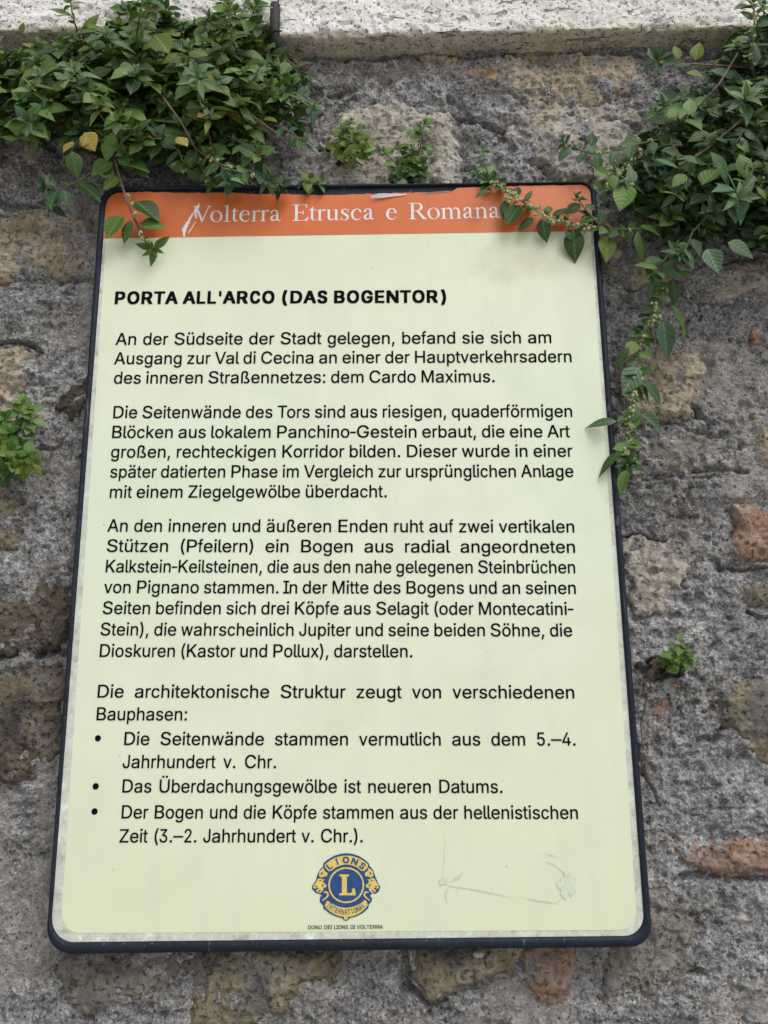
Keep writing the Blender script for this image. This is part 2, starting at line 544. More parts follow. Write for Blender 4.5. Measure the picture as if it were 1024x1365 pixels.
SANS = """'|191|54,441 51,446 49,472 41,666 41,718 46,721 148,721 151,716 151,690 140,444 134,441
(|333|214,-141 184,-90 162,-40 122,70 111,114 99,178 91,252 91,330 97,402 117,512 132,570 168,676 185,716 210,760 218,765 308,765 313,762 312,750 270,650 238,552 222,490 209,430 197,332 197,258 203,200 220,118 248,28 288,-72 312,-126 313,-136 308,-141
)|333|22,-141 19,-138 20,-128 44,-76 84,24 114,124 131,210 137,298 135,340 125,422 98,542 60,658 20,752 19,760 24,765 118,765 123,762 137,738 172,658 200,574 216,510 229,450 241,350 241,228 224,124 194,16 150,-89 125,-136 118,-141
,|278|56,-173 53,-168 53,-150 93,102 98,105 205,104 206,86 136,-170 130,-173
-|333|4,259 1,264 1,344 4,349 324,349 329,346 329,264 326,259
.|278|114,-10 90,3 74,24 69,40 69,76 75,94 86,109 110,124 148,129 180,121 194,110 204,99 212,80 213,36 207,22 194,5 178,-6 162,-11
2|556|72,-7 69,-2 69,68 72,76 338,406 358,438 372,468 379,490 383,520 376,564 366,586 351,606 326,625 306,634 284,639 266,639 240,632 224,624 205,610 192,595 172,552 167,532 167,508 164,504 74,503 71,508 73,556 84,598 96,628 124,669 158,698 194,718 226,727 256,731 316,729 356,718 386,704 414,683 436,658 459,620 466,602 477,548 477,494 472,466 456,415 422,358 338,247 208,90 214,87 484,87 487,82 487,-4 482,-7
3|556|234,-14 184,-4 154,8 122,26 98,47 74,78 60,106 47,150 45,186 50,191 143,190 155,146 164,130 182,109 196,98 216,88 258,77 282,77 322,89 350,105 376,136 386,158 393,182 393,220 380,264 364,293 328,322 304,332 266,341 188,343 183,348 184,428 335,626 330,629 78,629 75,634 75,718 80,721 464,721 467,716 466,642 294,416 296,413 322,413 352,408 388,394 420,373 447,346 464,320 480,284 491,242 493,210 491,176 480,122 462,84 445,58 420,33 390,12 362,0 318,-13 300,-15
4|556|340,-7 337,-2 335,140 42,141 39,146 39,226 292,718 298,721 386,721 391,716 389,704 150,238 156,235 335,236 337,450 342,453 430,451 431,238 436,235 516,233 517,144 512,141 432,139 429,-6
5|556|238,-14 192,-4 166,7 132,31 111,52 94,76 78,108 67,142 64,187 158,188 175,138 202,105 224,90 242,82 262,77 284,77 310,86 328,96 349,114 362,130 376,153 386,182 391,208 391,248 376,302 358,332 329,362 298,376 266,383 236,378 196,362 166,341 136,341 74,351 73,374 107,718 112,721 456,721 459,716 459,634 456,629 200,629 195,626 178,450 182,450 222,468 252,475 322,473 354,464 380,452 410,431 432,409 460,366 476,328 489,268 489,206 478,140 462,100 442,68 419,40 390,16 348,-4 294,-15
:|278|114,-10 90,3 74,24 69,40 69,76 75,94 86,109 110,124 148,129 180,121 194,110 204,99 212,80 213,36 207,22 194,5 178,-6 162,-11/122,376 112,378 94,388 76,408 69,424 70,468 85,496 108,510 128,515 168,512 194,498 211,472 213,464 212,422 196,394 178,381 156,375
A|667|16,-7 13,-4 13,6 18,22 268,718 274,721 393,720 646,26 653,6 652,-5 540,-6 468,192 202,193 198,192 194,184 128,-5/232,286 430,285 434,288 380,446 332,596 328,590 306,516 232,292
B|667|80,-7 77,-2 78,719 392,721 448,712 492,696 536,665 564,633 580,598 589,568 593,528 591,490 577,446 546,407 520,390 489,374 534,355 564,334 584,312 610,266 619,232 621,174 619,152 610,120 594,88 576,63 548,38 514,20 464,3 430,-3 366,-7/195,88 366,87 394,89 444,101 474,120 490,137 506,168 509,202 501,234 482,265 460,287 436,301 412,310 358,319 196,319 193,314/195,408 346,407 388,414 410,422 432,434 446,445 462,464 480,506 479,538 466,574 449,596 422,614 378,627 354,629 195,628
C|722|350,-14 310,-11 254,4 206,27 157,64 120,106 87,160 64,222 51,288 47,338 49,402 51,428 66,502 88,556 120,609 161,654 202,686 258,712 310,727 354,731 408,731 460,724 516,706 552,688 603,648 624,624 644,594 659,566 670,534 679,500 679,486 674,483 569,484 562,506 551,532 526,569 478,608 434,626 388,635 356,633 306,620 272,602 238,576 210,544 185,502 169,458 159,406 157,376 159,312 170,256 191,202 212,168 227,150 244,133 270,114 310,94 356,83 388,81 418,86 458,98 478,108 508,129 540,166 557,196 570,231 674,231 679,228 679,218 662,158 644,122 624,92 596,61 552,28 512,8 458,-9 422,-15
D|722|80,-7 77,-2 78,719 354,721 400,717 462,702 518,678 562,647 597,612 618,580 635,552 654,504 669,436 675,366 669,282 654,214 635,166 608,122 599,108 565,72 518,40 464,16 402,0 320,-7/191,88 318,87 360,91 404,102 450,122 480,143 512,177 534,214 552,266 561,308 563,334 561,408 552,450 536,498 514,538 483,572 450,596 408,614 354,627 326,629 190,627
E|667|88,-7 85,-2 86,719 601,720 603,634 600,629 210,627 211,410 572,409 575,404 575,322 570,317 211,316 209,92 214,87 604,87 607,82 606,-5
G|778|372,-14 328,-11 268,4 220,25 166,63 126,105 94,156 88,170 70,214 58,264 53,290 49,354 53,424 70,502 94,560 124,607 164,651 212,686 264,710 326,727 370,731 428,731 476,725 514,716 550,702 586,684 636,647 670,609 698,562 714,516 719,488 714,485 602,486 568,548 539,582 506,606 490,615 442,630 408,635 362,631 324,620 282,600 242,569 222,547 202,514 180,462 169,412 165,344 175,272 194,218 218,176 253,138 284,114 322,96 364,85 408,81 472,92 506,106 540,129 566,156 580,176 597,208 609,254 608,271 415,274 413,362 418,367 722,367 725,362 725,266 721,220 705,162 684,122 658,85 619,48 574,21 520,0 460,-13
H|722|76,-7 73,-2 74,719 180,721 185,718 187,414 532,413 537,418 537,718 542,721 647,720 648,-5 542,-7 537,-4 535,320 190,321 185,316 185,-4 180,-7
I|278|-32,-7 -35,-2 -33,86 80,87 85,92 85,624 80,629 -33,630 -35,718 -30,721 310,721 313,716 311,630 200,629 195,624 195,92 200,87 311,86 313,-4 308,-7
J|500|210,-14 170,-8 124,10 86,39 74,56 54,88 38,136 31,200 31,246 36,249 131,248 135,178 146,140 163,112 188,91 220,79 246,79 280,92 303,110 320,140 329,168 333,200 333,718 338,721 432,721 435,716 435,200 428,132 408,78 381,40 342,10 296,-9 252,-15
K|667|78,-7 75,-2 76,719 184,721 189,718 189,412 187,382 190,376 246,441 508,719 514,721 645,720 647,710 645,704 372,417 363,404 644,16 650,6 650,-5 526,-7 520,-4 286,321 280,324 189,228 188,-5
L|556|78,-7 75,-2 75,716 80,721 182,721 187,716 187,90 192,87 518,87 521,82 521,-2 516,-7
M|833|72,-7 69,-2 70,719 212,719 374,278 414,154 418,148 458,272 620,718 626,721 761,720 762,-5 664,-7 659,-4 658,523 654,518 612,396 464,-4 458,-7 374,-7 368,-2 216,402 176,520 172,525 171,-4 166,-7
N|722|76,-7 73,-2 74,719 194,721 200,718 488,256 536,174 542,168 541,718 546,721 647,720 648,-5 530,-7 522,-3 274,394 182,551 179,548 179,506 183,432 183,-4 178,-7
O|778|360,-14 320,-11 262,4 212,27 166,61 124,106 89,162 66,222 53,286 49,336 49,378 53,430 68,502 98,568 124,608 138,625 170,657 207,686 260,710 320,727 364,731 414,731 458,727 518,710 574,684 612,655 632,635 656,609 684,564 710,502 725,438 729,384 729,330 725,278 710,214 687,156 654,103 616,63 568,28 518,4 458,-11 414,-15/377,82 422,83 460,94 500,114 542,147 562,170 586,210 604,258 615,306 617,336 615,410 604,456 586,506 558,551 532,579 496,605 460,622 424,631 390,635 352,630 308,616 278,602 243,576 218,547 200,518 180,474 165,412 161,368 165,302 176,252 192,210 218,169 245,138 278,114 326,92 356,83
P|667|82,-7 79,-2 80,719 384,721 412,719 466,708 508,691 544,668 575,638 592,614 608,578 621,534 623,504 621,444 608,400 594,366 571,334 541,306 508,285 464,268 404,257 199,254 197,-4 192,-7/174,272 176,272 176,332 174,330/199,348 354,347 376,349 410,356 434,365 456,379 475,398 488,418 498,442 505,472 505,508 498,534 489,560 475,580 455,598 432,613 404,622 374,629 199,628
R|722|90,-7 87,-2 88,719 412,721 442,719 510,706 546,693 585,670 616,645 636,616 654,580 665,540 667,518 665,450 653,406 636,374 615,346 578,318 548,301 526,292 523,288 698,6 698,-5 558,-6 386,272 216,273 211,268 211,-4 206,-7/167,286 186,285 191,288 191,348 188,353 170,353 165,350/213,366 398,365 440,372 464,380 492,394 512,409 526,428 536,450 543,474 545,494 543,518 536,542 526,564 506,589 474,610 424,625 402,629 213,628
S|667|312,-18 276,-17 240,-11 184,6 144,26 112,49 86,77 66,112 51,154 47,184 48,197 162,199 166,194 172,170 180,150 195,128 212,114 236,98 268,86 306,77 344,75 386,81 414,90 440,102 462,117 484,140 495,156 502,176 505,200 498,228 472,259 432,282 356,306 266,330 212,348 158,372 121,398 92,432 74,474 67,520 69,558 82,602 102,637 129,666 180,699 236,720 278,729 302,731 398,729 442,720 482,706 518,686 546,665 572,639 592,606 605,568 608,527 496,525 492,530 486,556 470,582 438,610 406,626 372,635 332,639 288,633 260,624 236,612 218,599 196,572 186,548 183,520 188,502 192,492 206,475 244,447 328,418 478,376 520,357 548,339 592,295 601,282 610,258 619,214 617,156 606,120 584,82 558,51 528,28 492,10 446,-7 392,-17
T|611|256,-7 253,-2 253,626 248,629 36,629 33,634 33,718 38,721 574,721 577,716 577,634 574,629 364,629 359,626 359,-2 354,-7
V|667|276,-7 264,20 16,700 14,719 122,721 128,718 276,298 332,124 336,119 402,322 538,718 544,721 651,720 653,710 644,684 397,-4 392,-7
Z|611|52,-7 49,-2 50,72 374,552 428,628 422,631 408,629 48,629 45,634 46,719 561,720 562,642 246,176 182,88 188,85 204,87 564,87 567,82 566,-5
a|556|212,-18 154,-10 124,1 100,14 88,23 75,34 60,53 44,82 35,112 33,160 42,206 52,226 66,245 82,258 122,280 178,297 330,317 364,325 377,334 382,346 383,368 378,386 365,410 344,428 312,442 286,447 270,447 238,440 202,424 168,395 154,372 150,369 132,370 54,391 49,396 50,406 64,436 78,455 104,481 130,499 176,518 210,527 260,533 290,533 372,520 398,511 420,498 436,487 455,468 472,440 482,416 488,390 491,366 491,-4 486,-7 388,-7 385,-2 385,40 382,42 359,18 318,-4 292,-12 264,-17/225,70 258,69 296,78 334,98 354,117 373,146 382,176 385,196 384,243 292,227 262,225 204,212 182,202 158,185 148,170 143,156 143,132 150,114 162,97 178,86 206,74
b|556|266,-16 238,-10 212,2 182,23 160,51 157,48 155,-6 64,-7 59,-4 59,716 62,721 154,721 159,718 160,470 207,512 234,524 260,531 284,533 312,533 354,528 386,518 420,500 453,470 474,444 490,416 508,368 519,318 521,288 519,200 508,148 496,112 476,74 442,33 420,16 386,-2 350,-15/281,72 308,73 334,82 354,95 377,118 390,138 404,166 414,200 419,230 419,288 415,316 404,352 390,382 372,407 338,432 312,442 294,445 268,443 242,434 219,420 203,404 186,380 174,354 166,328 159,288 159,230 163,202 174,164 190,132 203,112 234,88 268,74
c|500|240,-16 210,-13 186,-6 138,16 107,42 80,76 58,118 46,152 41,174 33,240 35,302 46,362 60,402 82,442 116,481 140,500 168,516 198,526 248,533 296,533 338,522 358,514 378,504 407,484 430,461 448,432 466,388 467,376 462,372 404,356 376,353 369,360 354,392 333,418 300,437 256,445 240,442 214,432 194,419 174,399 157,372 146,344 137,310 131,256 137,204 146,168 170,122 192,97 216,82 254,71 298,78 331,96 358,128 376,167 394,166 464,147 467,142 467,130 455,96 430,55 404,29 380,12 352,-2 320,-13 288,-17
d|556|230,-16 206,-14 176,-4 135,16 106,41 82,71 62,110 46,156 37,200 35,230 37,318 46,360 56,390 82,444 115,482 140,502 166,516 202,528 244,533 274,533 316,526 340,517 360,504 396,470 397,718 402,721 494,721 497,716 497,-4 492,-7 403,-6 401,48 398,52 382,31 360,11 324,-8 286,-17/261,72 286,73 312,81 339,98 358,117 370,136 382,164 393,202 399,254 397,290 390,328 382,356 370,380 357,400 336,420 314,434 274,445 248,443 225,436 195,416 179,400 166,380 152,352 143,320 137,276 137,242 143,198 154,164 166,138 179,118 204,94 224,81 246,74
e|556|268,-16 232,-13 190,-2 160,11 120,39 94,67 67,110 50,156 39,214 37,280 40,314 50,356 64,398 88,440 116,472 150,498 190,518 236,531 298,533 350,526 402,507 436,485 472,447 490,418 512,356 519,318 521,230 516,225 147,224 145,210 152,176 161,152 176,128 196,106 212,94 246,78 294,69 322,73 342,80 368,94 384,107 394,118 410,146 414,149 436,149 512,129 513,120 506,102 486,65 462,39 426,14 400,0 356,-13 328,-17/115,238 120,237 123,242 123,292 118,297 113,292/145,310 406,309 412,312 400,362 386,387 358,419 322,438 304,443 276,445 232,435 208,420 187,402 159,362 150,336
f|278|82,-7 79,-2 79,436 74,441 -2,443 -3,522 2,525 78,527 79,632 86,664 96,688 110,710 132,733 156,746 178,753 226,753 256,748 271,742 275,736 275,722 259,652 254,649 238,649 222,655 210,655 190,648 177,632 167,602 165,582 166,527 257,524 259,446 254,441 170,441 165,438 165,-4 160,-7
g|556|256,-218 190,-210 154,-198 124,-182 102,-165 72,-131 58,-104 58,-92 122,-52 138,-51 142,-52 182,-99 218,-120 252,-129 288,-129 332,-116 358,-100 373,-84 381,-72 392,-44 397,-6 397,60 394,61 373,38 354,23 318,8 284,1 208,3 176,12 140,30 110,51 84,81 64,114 45,162 37,206 35,292 37,322 46,364 63,410 82,442 97,462 133,498 172,518 218,531 272,533 298,530 322,524 352,510 376,493 394,469 398,468 401,524 494,525 497,520 497,-24 495,-60 486,-94 468,-132 446,-160 426,-176 400,-192 358,-208 326,-215 282,-219/265,88 286,89 310,96 334,108 353,124 372,152 382,172 392,204 397,232 397,294 393,320 382,356 370,382 355,404 334,422 312,435 274,445 248,443 222,434 200,421 177,398 166,382 154,356 144,324 137,284 137,242 141,214 154,172 164,150 182,126 200,110 226,96
h|556|64,-7 61,-2 61,716 66,721 160,721 165,716 166,476 170,477 197,502 212,510 258,528 296,533 352,531 388,520 420,504 453,474 472,446 487,404 495,332 495,-2 490,-7 392,-5 391,324 386,358 376,388 360,410 339,428 308,440 270,443 246,437 207,414 194,401 182,382 170,352 165,328 165,-4 160,-7
i|222|62,-7 59,-2 59,520 64,525 158,525 163,520 163,-2 158,-7/86,612 66,623 51,640 46,652 43,688 50,712 67,732 90,742 120,745 140,740 160,729 174,710 179,694 179,658 174,644 161,626 142,614 132,611
k|500|62,-7 59,-2 59,716 64,721 154,721 159,716 160,312 164,313 181,330 362,524 476,525 481,522 480,512 473,502 281,296 497,8 499,-2 494,-7 376,-6 204,222 200,224 186,213 159,184 158,-5
l|222|152,-8 120,-4 96,6 74,21 56,48 45,86 43,114 43,716 48,721 142,721 147,716 147,126 156,94 166,86 176,81 224,80 239,16 239,2 236,-3 196,-9
m|833|66,-7 63,-2 65,524 160,525 163,520 163,478 166,475 190,499 206,510 242,528 272,535 334,533 374,520 395,506 421,478 434,457 470,495 512,520 562,535 630,535 650,530 686,517 713,500 732,481 748,456 760,428 769,388 771,358 769,-6 672,-7 667,-4 667,348 665,366 653,400 636,422 612,436 584,445 560,445 538,440 509,424 491,406 482,392 470,358 467,336 467,-4 462,-7 367,-6 365,346 360,380 351,402 335,420 316,434 292,442 266,445 234,436 206,419 184,392 174,372 168,350 165,322 165,-4 160,-7
n|556|64,-7 61,-2 62,523 159,524 162,471 189,496 212,510 228,518 270,531 296,533 352,531 388,520 420,504 453,474 472,446 484,414 491,382 495,332 494,-5 396,-7 391,-4 391,324 386,358 376,388 360,410 339,428 308,440 270,443 246,437 207,414 194,401 182,382 170,352 165,328 165,-4 160,-7
o|556|256,-16 222,-13 184,-2 148,16 118,39 84,78 65,110 54,140 39,200 35,250 39,314 52,370 66,406 80,430 113,472 145,498 184,518 220,529 264,533 324,531 372,518 408,500 449,466 476,430 490,406 504,370 517,320 521,266 519,206 508,158 491,110 468,72 442,41 410,16 372,-2 320,-15/265,72 288,71 326,81 351,96 370,113 388,138 400,164 410,196 417,234 417,280 411,316 400,350 388,376 372,399 346,422 326,434 302,442 284,445 256,443 229,434 203,418 182,397 168,374 154,344 145,310 139,262 141,228 148,192 156,164 168,140 185,114 206,96 228,82
p|556|62,-207 59,-202 59,522 64,525 155,524 157,470 160,467 172,482 214,516 258,530 284,533 338,531 386,518 421,500 465,456 474,444 495,408 508,368 519,316 521,230 519,200 511,158 496,112 472,68 442,33 420,16 398,3 350,-15 270,-17 238,-10 193,14 160,48 159,-204 154,-207/281,72 308,73 334,82 354,95 377,118 390,138 404,166 414,200 419,230 419,288 415,316 404,352 390,382 372,407 338,432 312,442 294,445 268,443 242,434 219,420 203,404 186,380 174,354 166,328 159,288 159,230 163,202 174,164 190,132 203,112 234,88 268,74
q|556|400,-207 397,-202 396,47 359,10 318,-10 286,-17 206,-14 170,-2 136,16 106,41 82,72 65,102 46,156 37,202 35,288 37,318 46,360 62,406 82,444 116,483 140,502 166,516 202,528 244,533 274,533 316,526 340,517 361,504 383,484 398,465 401,468 403,524 492,525 497,522 497,-202 492,-207/261,72 286,73 312,81 339,98 358,117 370,136 382,164 393,202 399,254 397,290 390,328 382,356 370,380 357,400 336,420 314,434 274,445 248,443 225,436 195,416 179,400 166,380 152,352 143,320 137,276 137,242 143,198 154,164 166,138 179,118 204,94 224,81 246,74
r|333|62,-7 59,-2 59,522 64,525 150,525 153,520 153,482 156,480 188,510 210,522 234,530 268,535 320,533 323,528 322,437 300,435 278,439 260,439 236,434 216,426 200,415 180,395 171,380 162,358 157,338 157,-4 152,-7
s|500|210,-16 174,-11 144,-2 116,12 94,27 73,48 57,70 46,96 39,122 40,133 110,151 136,153 140,148 152,120 161,106 178,90 202,78 224,72 262,69 298,78 322,90 334,99 344,110 354,132 355,148 352,158 338,180 320,193 288,204 198,226 154,240 116,258 90,278 69,306 58,340 55,360 57,410 67,440 87,470 120,498 148,513 180,524 208,531 238,533 302,531 356,516 399,490 422,467 445,430 453,406 452,392 378,373 360,373 356,376 338,410 320,428 304,438 280,446 250,449 212,440 187,426 172,411 162,392 162,366 170,349 198,327 244,312 366,280 402,262 424,245 446,218 458,188 463,158 461,112 451,80 429,48 397,20 372,5 334,-8 290,-17
t|278|182,-10 156,-6 128,4 102,24 84,52 73,82 69,122 69,438 64,441 2,441 -3,446 -2,523 64,525 69,528 69,660 74,665 163,664 166,527 254,525 259,520 257,442 170,441 165,438 165,122 174,94 188,81 206,75 232,79 254,79 258,76 271,0 268,-4 242,-11
u|556|226,-12 206,-11 166,0 123,24 101,48 88,68 72,106 63,142 61,186 61,522 66,525 160,525 165,522 165,190 168,166 179,134 195,110 215,92 244,80 282,75 308,82 328,91 345,102 357,114 376,144 390,188 391,522 396,525 492,525 495,520 495,-4 490,-7 397,-6 394,50 356,16 324,0 292,-11
v|500|202,-7 196,4 18,496 13,510 14,523 114,525 119,522 250,130 254,136 278,218 381,522 386,525 485,524 487,514 480,494 301,-4 296,-7
w|722|168,-7 162,8 22,504 19,516 21,524 116,525 122,521 216,150 220,158 264,344 312,524 408,525 413,522 466,318 503,156 506,153 600,521 606,525 702,523 703,510 698,492 555,-6 464,-7 458,-3 362,365 358,356 264,-3 258,-7
x|500|20,-7 17,-2 19,8 189,266 32,508 30,523 142,524 202,428 248,349 252,346 302,432 362,524 471,524 472,510 311,262 481,8 482,-5 370,-6 250,184 246,182 206,112 130,-6
z|500|48,-7 45,-2 45,64 48,72 316,434 310,437 56,437 53,442 54,523 447,524 448,448 184,86 190,83 454,83 457,78 456,-5
Ü|722|328,-16 298,-15 242,0 204,16 170,38 132,73 108,108 90,146 77,194 73,240 73,718 78,721 178,721 183,718 183,252 186,224 203,172 226,137 249,116 268,104 294,92 330,82 368,79 416,88 452,102 478,119 498,139 520,174 536,224 539,252 539,718 544,721 646,721 649,716 649,240 645,194 630,140 614,106 588,71 553,38 518,16 470,-4 424,-15/244,800 218,810 202,828 195,850 195,876 200,890 212,909 222,916 238,922 270,925 296,918 313,906 324,886 327,850 322,832 312,816 294,804 274,799/446,800 424,806 404,826 395,854 395,870 402,892 417,912 432,920 452,925 470,925 498,918 517,902 526,884 529,858 524,834 519,824 500,806 476,799
ß|611|330,-14 276,-4 244,8 218,22 218,34 248,104 254,107 270,106 310,86 332,79 356,75 386,75 420,85 448,105 458,124 463,144 456,168 447,184 408,221 340,274 326,290 306,324 299,354 299,396 302,408 310,426 359,494 362,502 367,530 362,560 354,584 338,606 314,622 278,633 248,628 228,618 209,602 190,570 181,532 179,500 179,-4 174,-7 78,-7 73,-2 73,508 80,574 98,630 125,670 138,683 168,706 210,724 264,733 286,733 328,727 366,715 404,693 430,667 445,648 458,620 467,588 469,510 464,486 455,464 412,396 406,376 408,364 414,348 424,334 510,265 531,244 548,220 559,200 567,170 569,132 565,98 558,74 546,53 525,28 484,3 448,-8 402,-15
ä|556|212,-18 154,-10 124,1 100,14 88,23 75,34 60,53 44,82 35,112 33,160 42,206 52,226 66,245 82,258 122,280 178,297 330,317 364,325 377,334 382,346 383,368 378,386 365,410 344,428 312,442 286,447 270,447 238,440 202,424 168,395 154,372 150,369 132,370 54,391 49,396 50,406 64,436 78,455 104,481 130,499 176,518 210,527 260,533 290,533 372,520 398,511 420,498 436,487 455,468 472,440 482,416 488,390 491,366 491,-4 486,-7 388,-7 385,-2 385,40 382,42 359,18 318,-4 292,-12 264,-17/225,70 258,69 296,78 334,98 354,117 373,146 382,176 385,196 384,243 292,227 262,225 204,212 182,202 158,185 148,170 143,156 143,132 150,114 162,97 178,86 206,74/142,612 120,625 104,648 101,658 101,696 106,710 120,729 130,736 146,742 186,743 206,736 217,728 224,718 235,690 235,662 227,640 214,623 194,612/348,612 330,621 310,648 305,680 312,710 328,731 346,740 356,743 390,743 402,740 425,726 438,700 441,674 436,648 424,628 404,614 394,611
ö|556|256,-16 222,-13 184,-2 148,16 118,39 84,78 65,110 54,140 39,200 35,250 39,314 52,370 66,406 80,430 113,472 145,498 184,518 220,529 264,533 324,531 372,518 408,500 449,466 476,430 490,406 504,370 517,320 521,266 519,206 508,158 491,110 468,72 442,41 410,16 372,-2 320,-15/265,72 288,71 326,81 351,96 370,113 388,138 400,164 410,196 417,234 417,280 411,316 400,350 388,376 372,399 346,422 326,434 302,442 284,445 256,443 229,434 203,418 182,397 168,374 154,344 145,310 139,262 141,228 148,192 156,164 168,140 185,114 206,96 228,82/158,612 141,620 122,646 117,664 117,686 124,712 137,730 154,740 166,743 198,743 218,736 230,726 244,700 245,658 241,644 221,620 206,612/350,612 334,621 322,633 314,648 311,658 312,700 326,726 338,736 358,743 390,743 400,740 420,729 430,714 439,684 436,654 422,628 402,613 394,611
ü|556|226,-12 206,-11 166,0 123,24 101,48 88,68 72,106 63,142 61,186 61,522 66,525 160,525 165,522 165,190 168,166 179,134 195,110 215,92 244,80 282,75 308,82 328,91 345,102 357,114 376,144 390,188 391,522 396,525 492,525 495,520 495,-4 490,-7 397,-6 394,50 356,16 324,0 292,-11/156,612 133,626 120,648 117,658 117,696 122,710 133,728 154,740 164,743 198,743 208,740 230,726 242,702 245,668 240,646 229,628 206,612/350,612 332,623 316,646 311,664 314,702 326,726 348,740 358,743 392,743 402,740 414,734 426,723 438,700 439,658 436,648 425,630 413,618 400,612
–|556|-8,259 -11,264 -11,344 -6,349 560,349 565,344 565,264 560,259"""
BOLD = """P|733|62,-1 59,4 60,725 452,725 528,710 558,698 593,678 626,647 644,622 660,586 671,550 671,424 650,364 630,331 588,292 556,273 514,258 438,247 255,246 252,1/255,374 326,373 376,379 406,389 435,406 464,442 479,486 468,524 450,553 414,580 380,592 348,599 255,598
O|850|364,-8 322,-5 270,8 214,34 165,70 132,105 104,150 78,210 65,270 61,318 63,432 78,516 101,572 135,624 170,660 224,699 264,716 334,733 380,737 472,737 536,730 592,714 628,698 667,672 719,620 753,566 772,516 787,448 789,310 787,276 774,218 750,154 720,107 677,62 638,34 588,10 530,-5 482,-9/421,128 458,136 494,154 520,173 551,204 575,242 588,276 603,332 605,358 603,392 592,438 577,480 552,521 524,551 492,574 460,590 426,599 394,590 358,574 326,551 307,530 274,480 258,438 247,382 247,342 258,288 275,244 300,206 329,174 356,154 394,136
R|782|62,-1 59,4 60,725 436,727 486,723 526,716 576,700 638,659 665,624 680,592 689,560 693,524 693,462 689,424 679,388 649,340 623,316 580,290 575,284 719,56 720,1 512,0 348,260 260,263 255,258 254,1/257,392 378,393 424,406 454,422 482,452 496,492 490,516 476,544 446,572 424,584 394,592 360,599 257,598
T|682|250,-1 247,4 247,596 242,599 11,600 10,725 669,726 669,600 442,599 437,596 436,1
A|776|12,-1 9,4 10,52 282,724 288,727 489,726 764,56 764,1 571,0 492,189 286,189 280,184 206,0/334,316 438,315 442,318 388,458 382,450
L|637|62,-1 59,4 59,724 64,727 244,727 247,722 247,130 252,127 574,127 577,122 577,2 572,-1
C|724|316,-8 280,-5 236,8 186,36 152,66 128,95 95,152 73,218 61,314 63,442 76,520 96,574 122,623 171,678 190,694 216,709 274,730 328,737 420,737 478,730 528,712 562,692 601,656 618,634 643,590 654,556 663,518 662,463 494,461 471,522 445,556 412,582 386,594 376,597 356,590 324,572 298,549 276,520 256,482 241,438 231,364 242,286 263,228 295,180 330,150 368,132 380,131 410,143 446,171 469,202 482,230 491,262 496,265 660,265 663,260 663,208 658,184 637,124 606,75 570,41 536,18 482,-2 448,-9
D|830|62,-1 59,4 61,726 416,727 486,721 546,708 602,687 649,658 691,620 724,572 748,522 765,454 769,408 769,322 765,278 750,212 724,156 692,110 649,70 596,39 538,18 470,3 394,-1/257,128 356,131 406,142 450,158 494,185 523,214 548,252 564,292 575,340 575,390 564,436 546,480 523,516 491,546 456,568 414,584 352,597 260,599 255,596
S|711|274,-10 222,-2 186,10 144,32 111,60 82,102 66,144 61,172 62,231 242,233 257,188 282,157 310,137 356,122 392,132 435,158 463,196 467,210 464,222 442,249 405,272 208,334 158,358 126,382 100,414 84,454 79,488 82,584 96,622 110,646 132,672 168,698 220,722 264,733 314,737 408,737 490,726 529,712 562,692 584,675 610,646 628,614 639,580 639,502 462,501 451,536 430,565 412,580 388,593 356,603 326,593 292,571 268,538 264,522 281,494 314,469 392,440 522,402 566,380 608,347 635,312 651,256 651,176 649,150 640,120 622,85 600,57 582,41 534,13 498,0 436,-11
B|762|62,-1 59,4 60,725 482,725 528,716 558,706 592,688 618,669 644,640 658,612 668,580 671,474 654,424 613,380 654,351 674,326 690,298 701,250 699,148 690,118 671,84 636,49 606,31 552,12 504,3 436,-1/257,128 370,129 440,142 471,158 494,181 506,204 503,222 490,244 472,265 444,284 410,298 346,307 258,307 255,302/257,430 328,429 366,433 406,444 430,456 462,485 476,514 476,522 464,548 446,569 420,584 384,594 346,599 257,598
G|811|358,-8 314,-5 256,10 208,34 168,63 132,101 99,154 76,216 63,274 61,308 63,450 78,518 100,574 128,618 151,646 206,692 256,716 308,731 368,737 488,735 564,720 624,692 674,653 694,630 723,584 738,544 745,516 744,465 562,463 522,535 484,570 452,588 418,599 386,590 350,572 322,551 294,520 270,478 254,434 243,364 256,286 272,243 292,210 325,174 354,152 382,138 418,128 428,129 468,143 504,167 525,188 544,216 558,246 561,260 556,263 393,264 393,390 748,391 751,386 751,258 747,212 736,170 712,118 687,82 653,50 610,23 566,6 508,-7
E|683|62,-1 59,4 60,725 617,726 619,604 616,599 254,597 255,432 590,431 593,426 593,308 588,303 255,302 253,132 258,127 620,127 623,122 622,1
N|846|62,-1 59,4 60,725 276,725 586,312 589,318 589,724 594,727 783,726 784,1 572,0 260,414 257,408 257,2 252,-1
I|370|62,-1 59,4 59,124 64,127 112,127 117,132 117,594 112,599 64,599 59,602 59,724 64,727 306,727 309,722 309,602 304,599 260,599 255,594 255,132 260,127 304,127 309,124 309,2 304,-1
'|332|100,421 95,456 91,724 96,727 238,727 241,722 241,606 235,424 230,421
(|543|246,-127 215,-80 170,18 150,74 127,172 119,228 119,372 133,470 148,538 176,626 211,712 244,766 422,767 425,762 424,714 376,610 328,462 313,390 304,300 309,240 326,162 360,64 422,-72 423,-124 418,-127
)|543|122,-127 119,-122 120,-74 186,70 216,162 235,248 239,318 227,410 214,466 164,618 120,712 119,764 124,767 298,767 325,726 366,632 407,490 419,418 425,338 423,220 417,176 402,108 374,20 327,-82 302,-124 296,-127"""
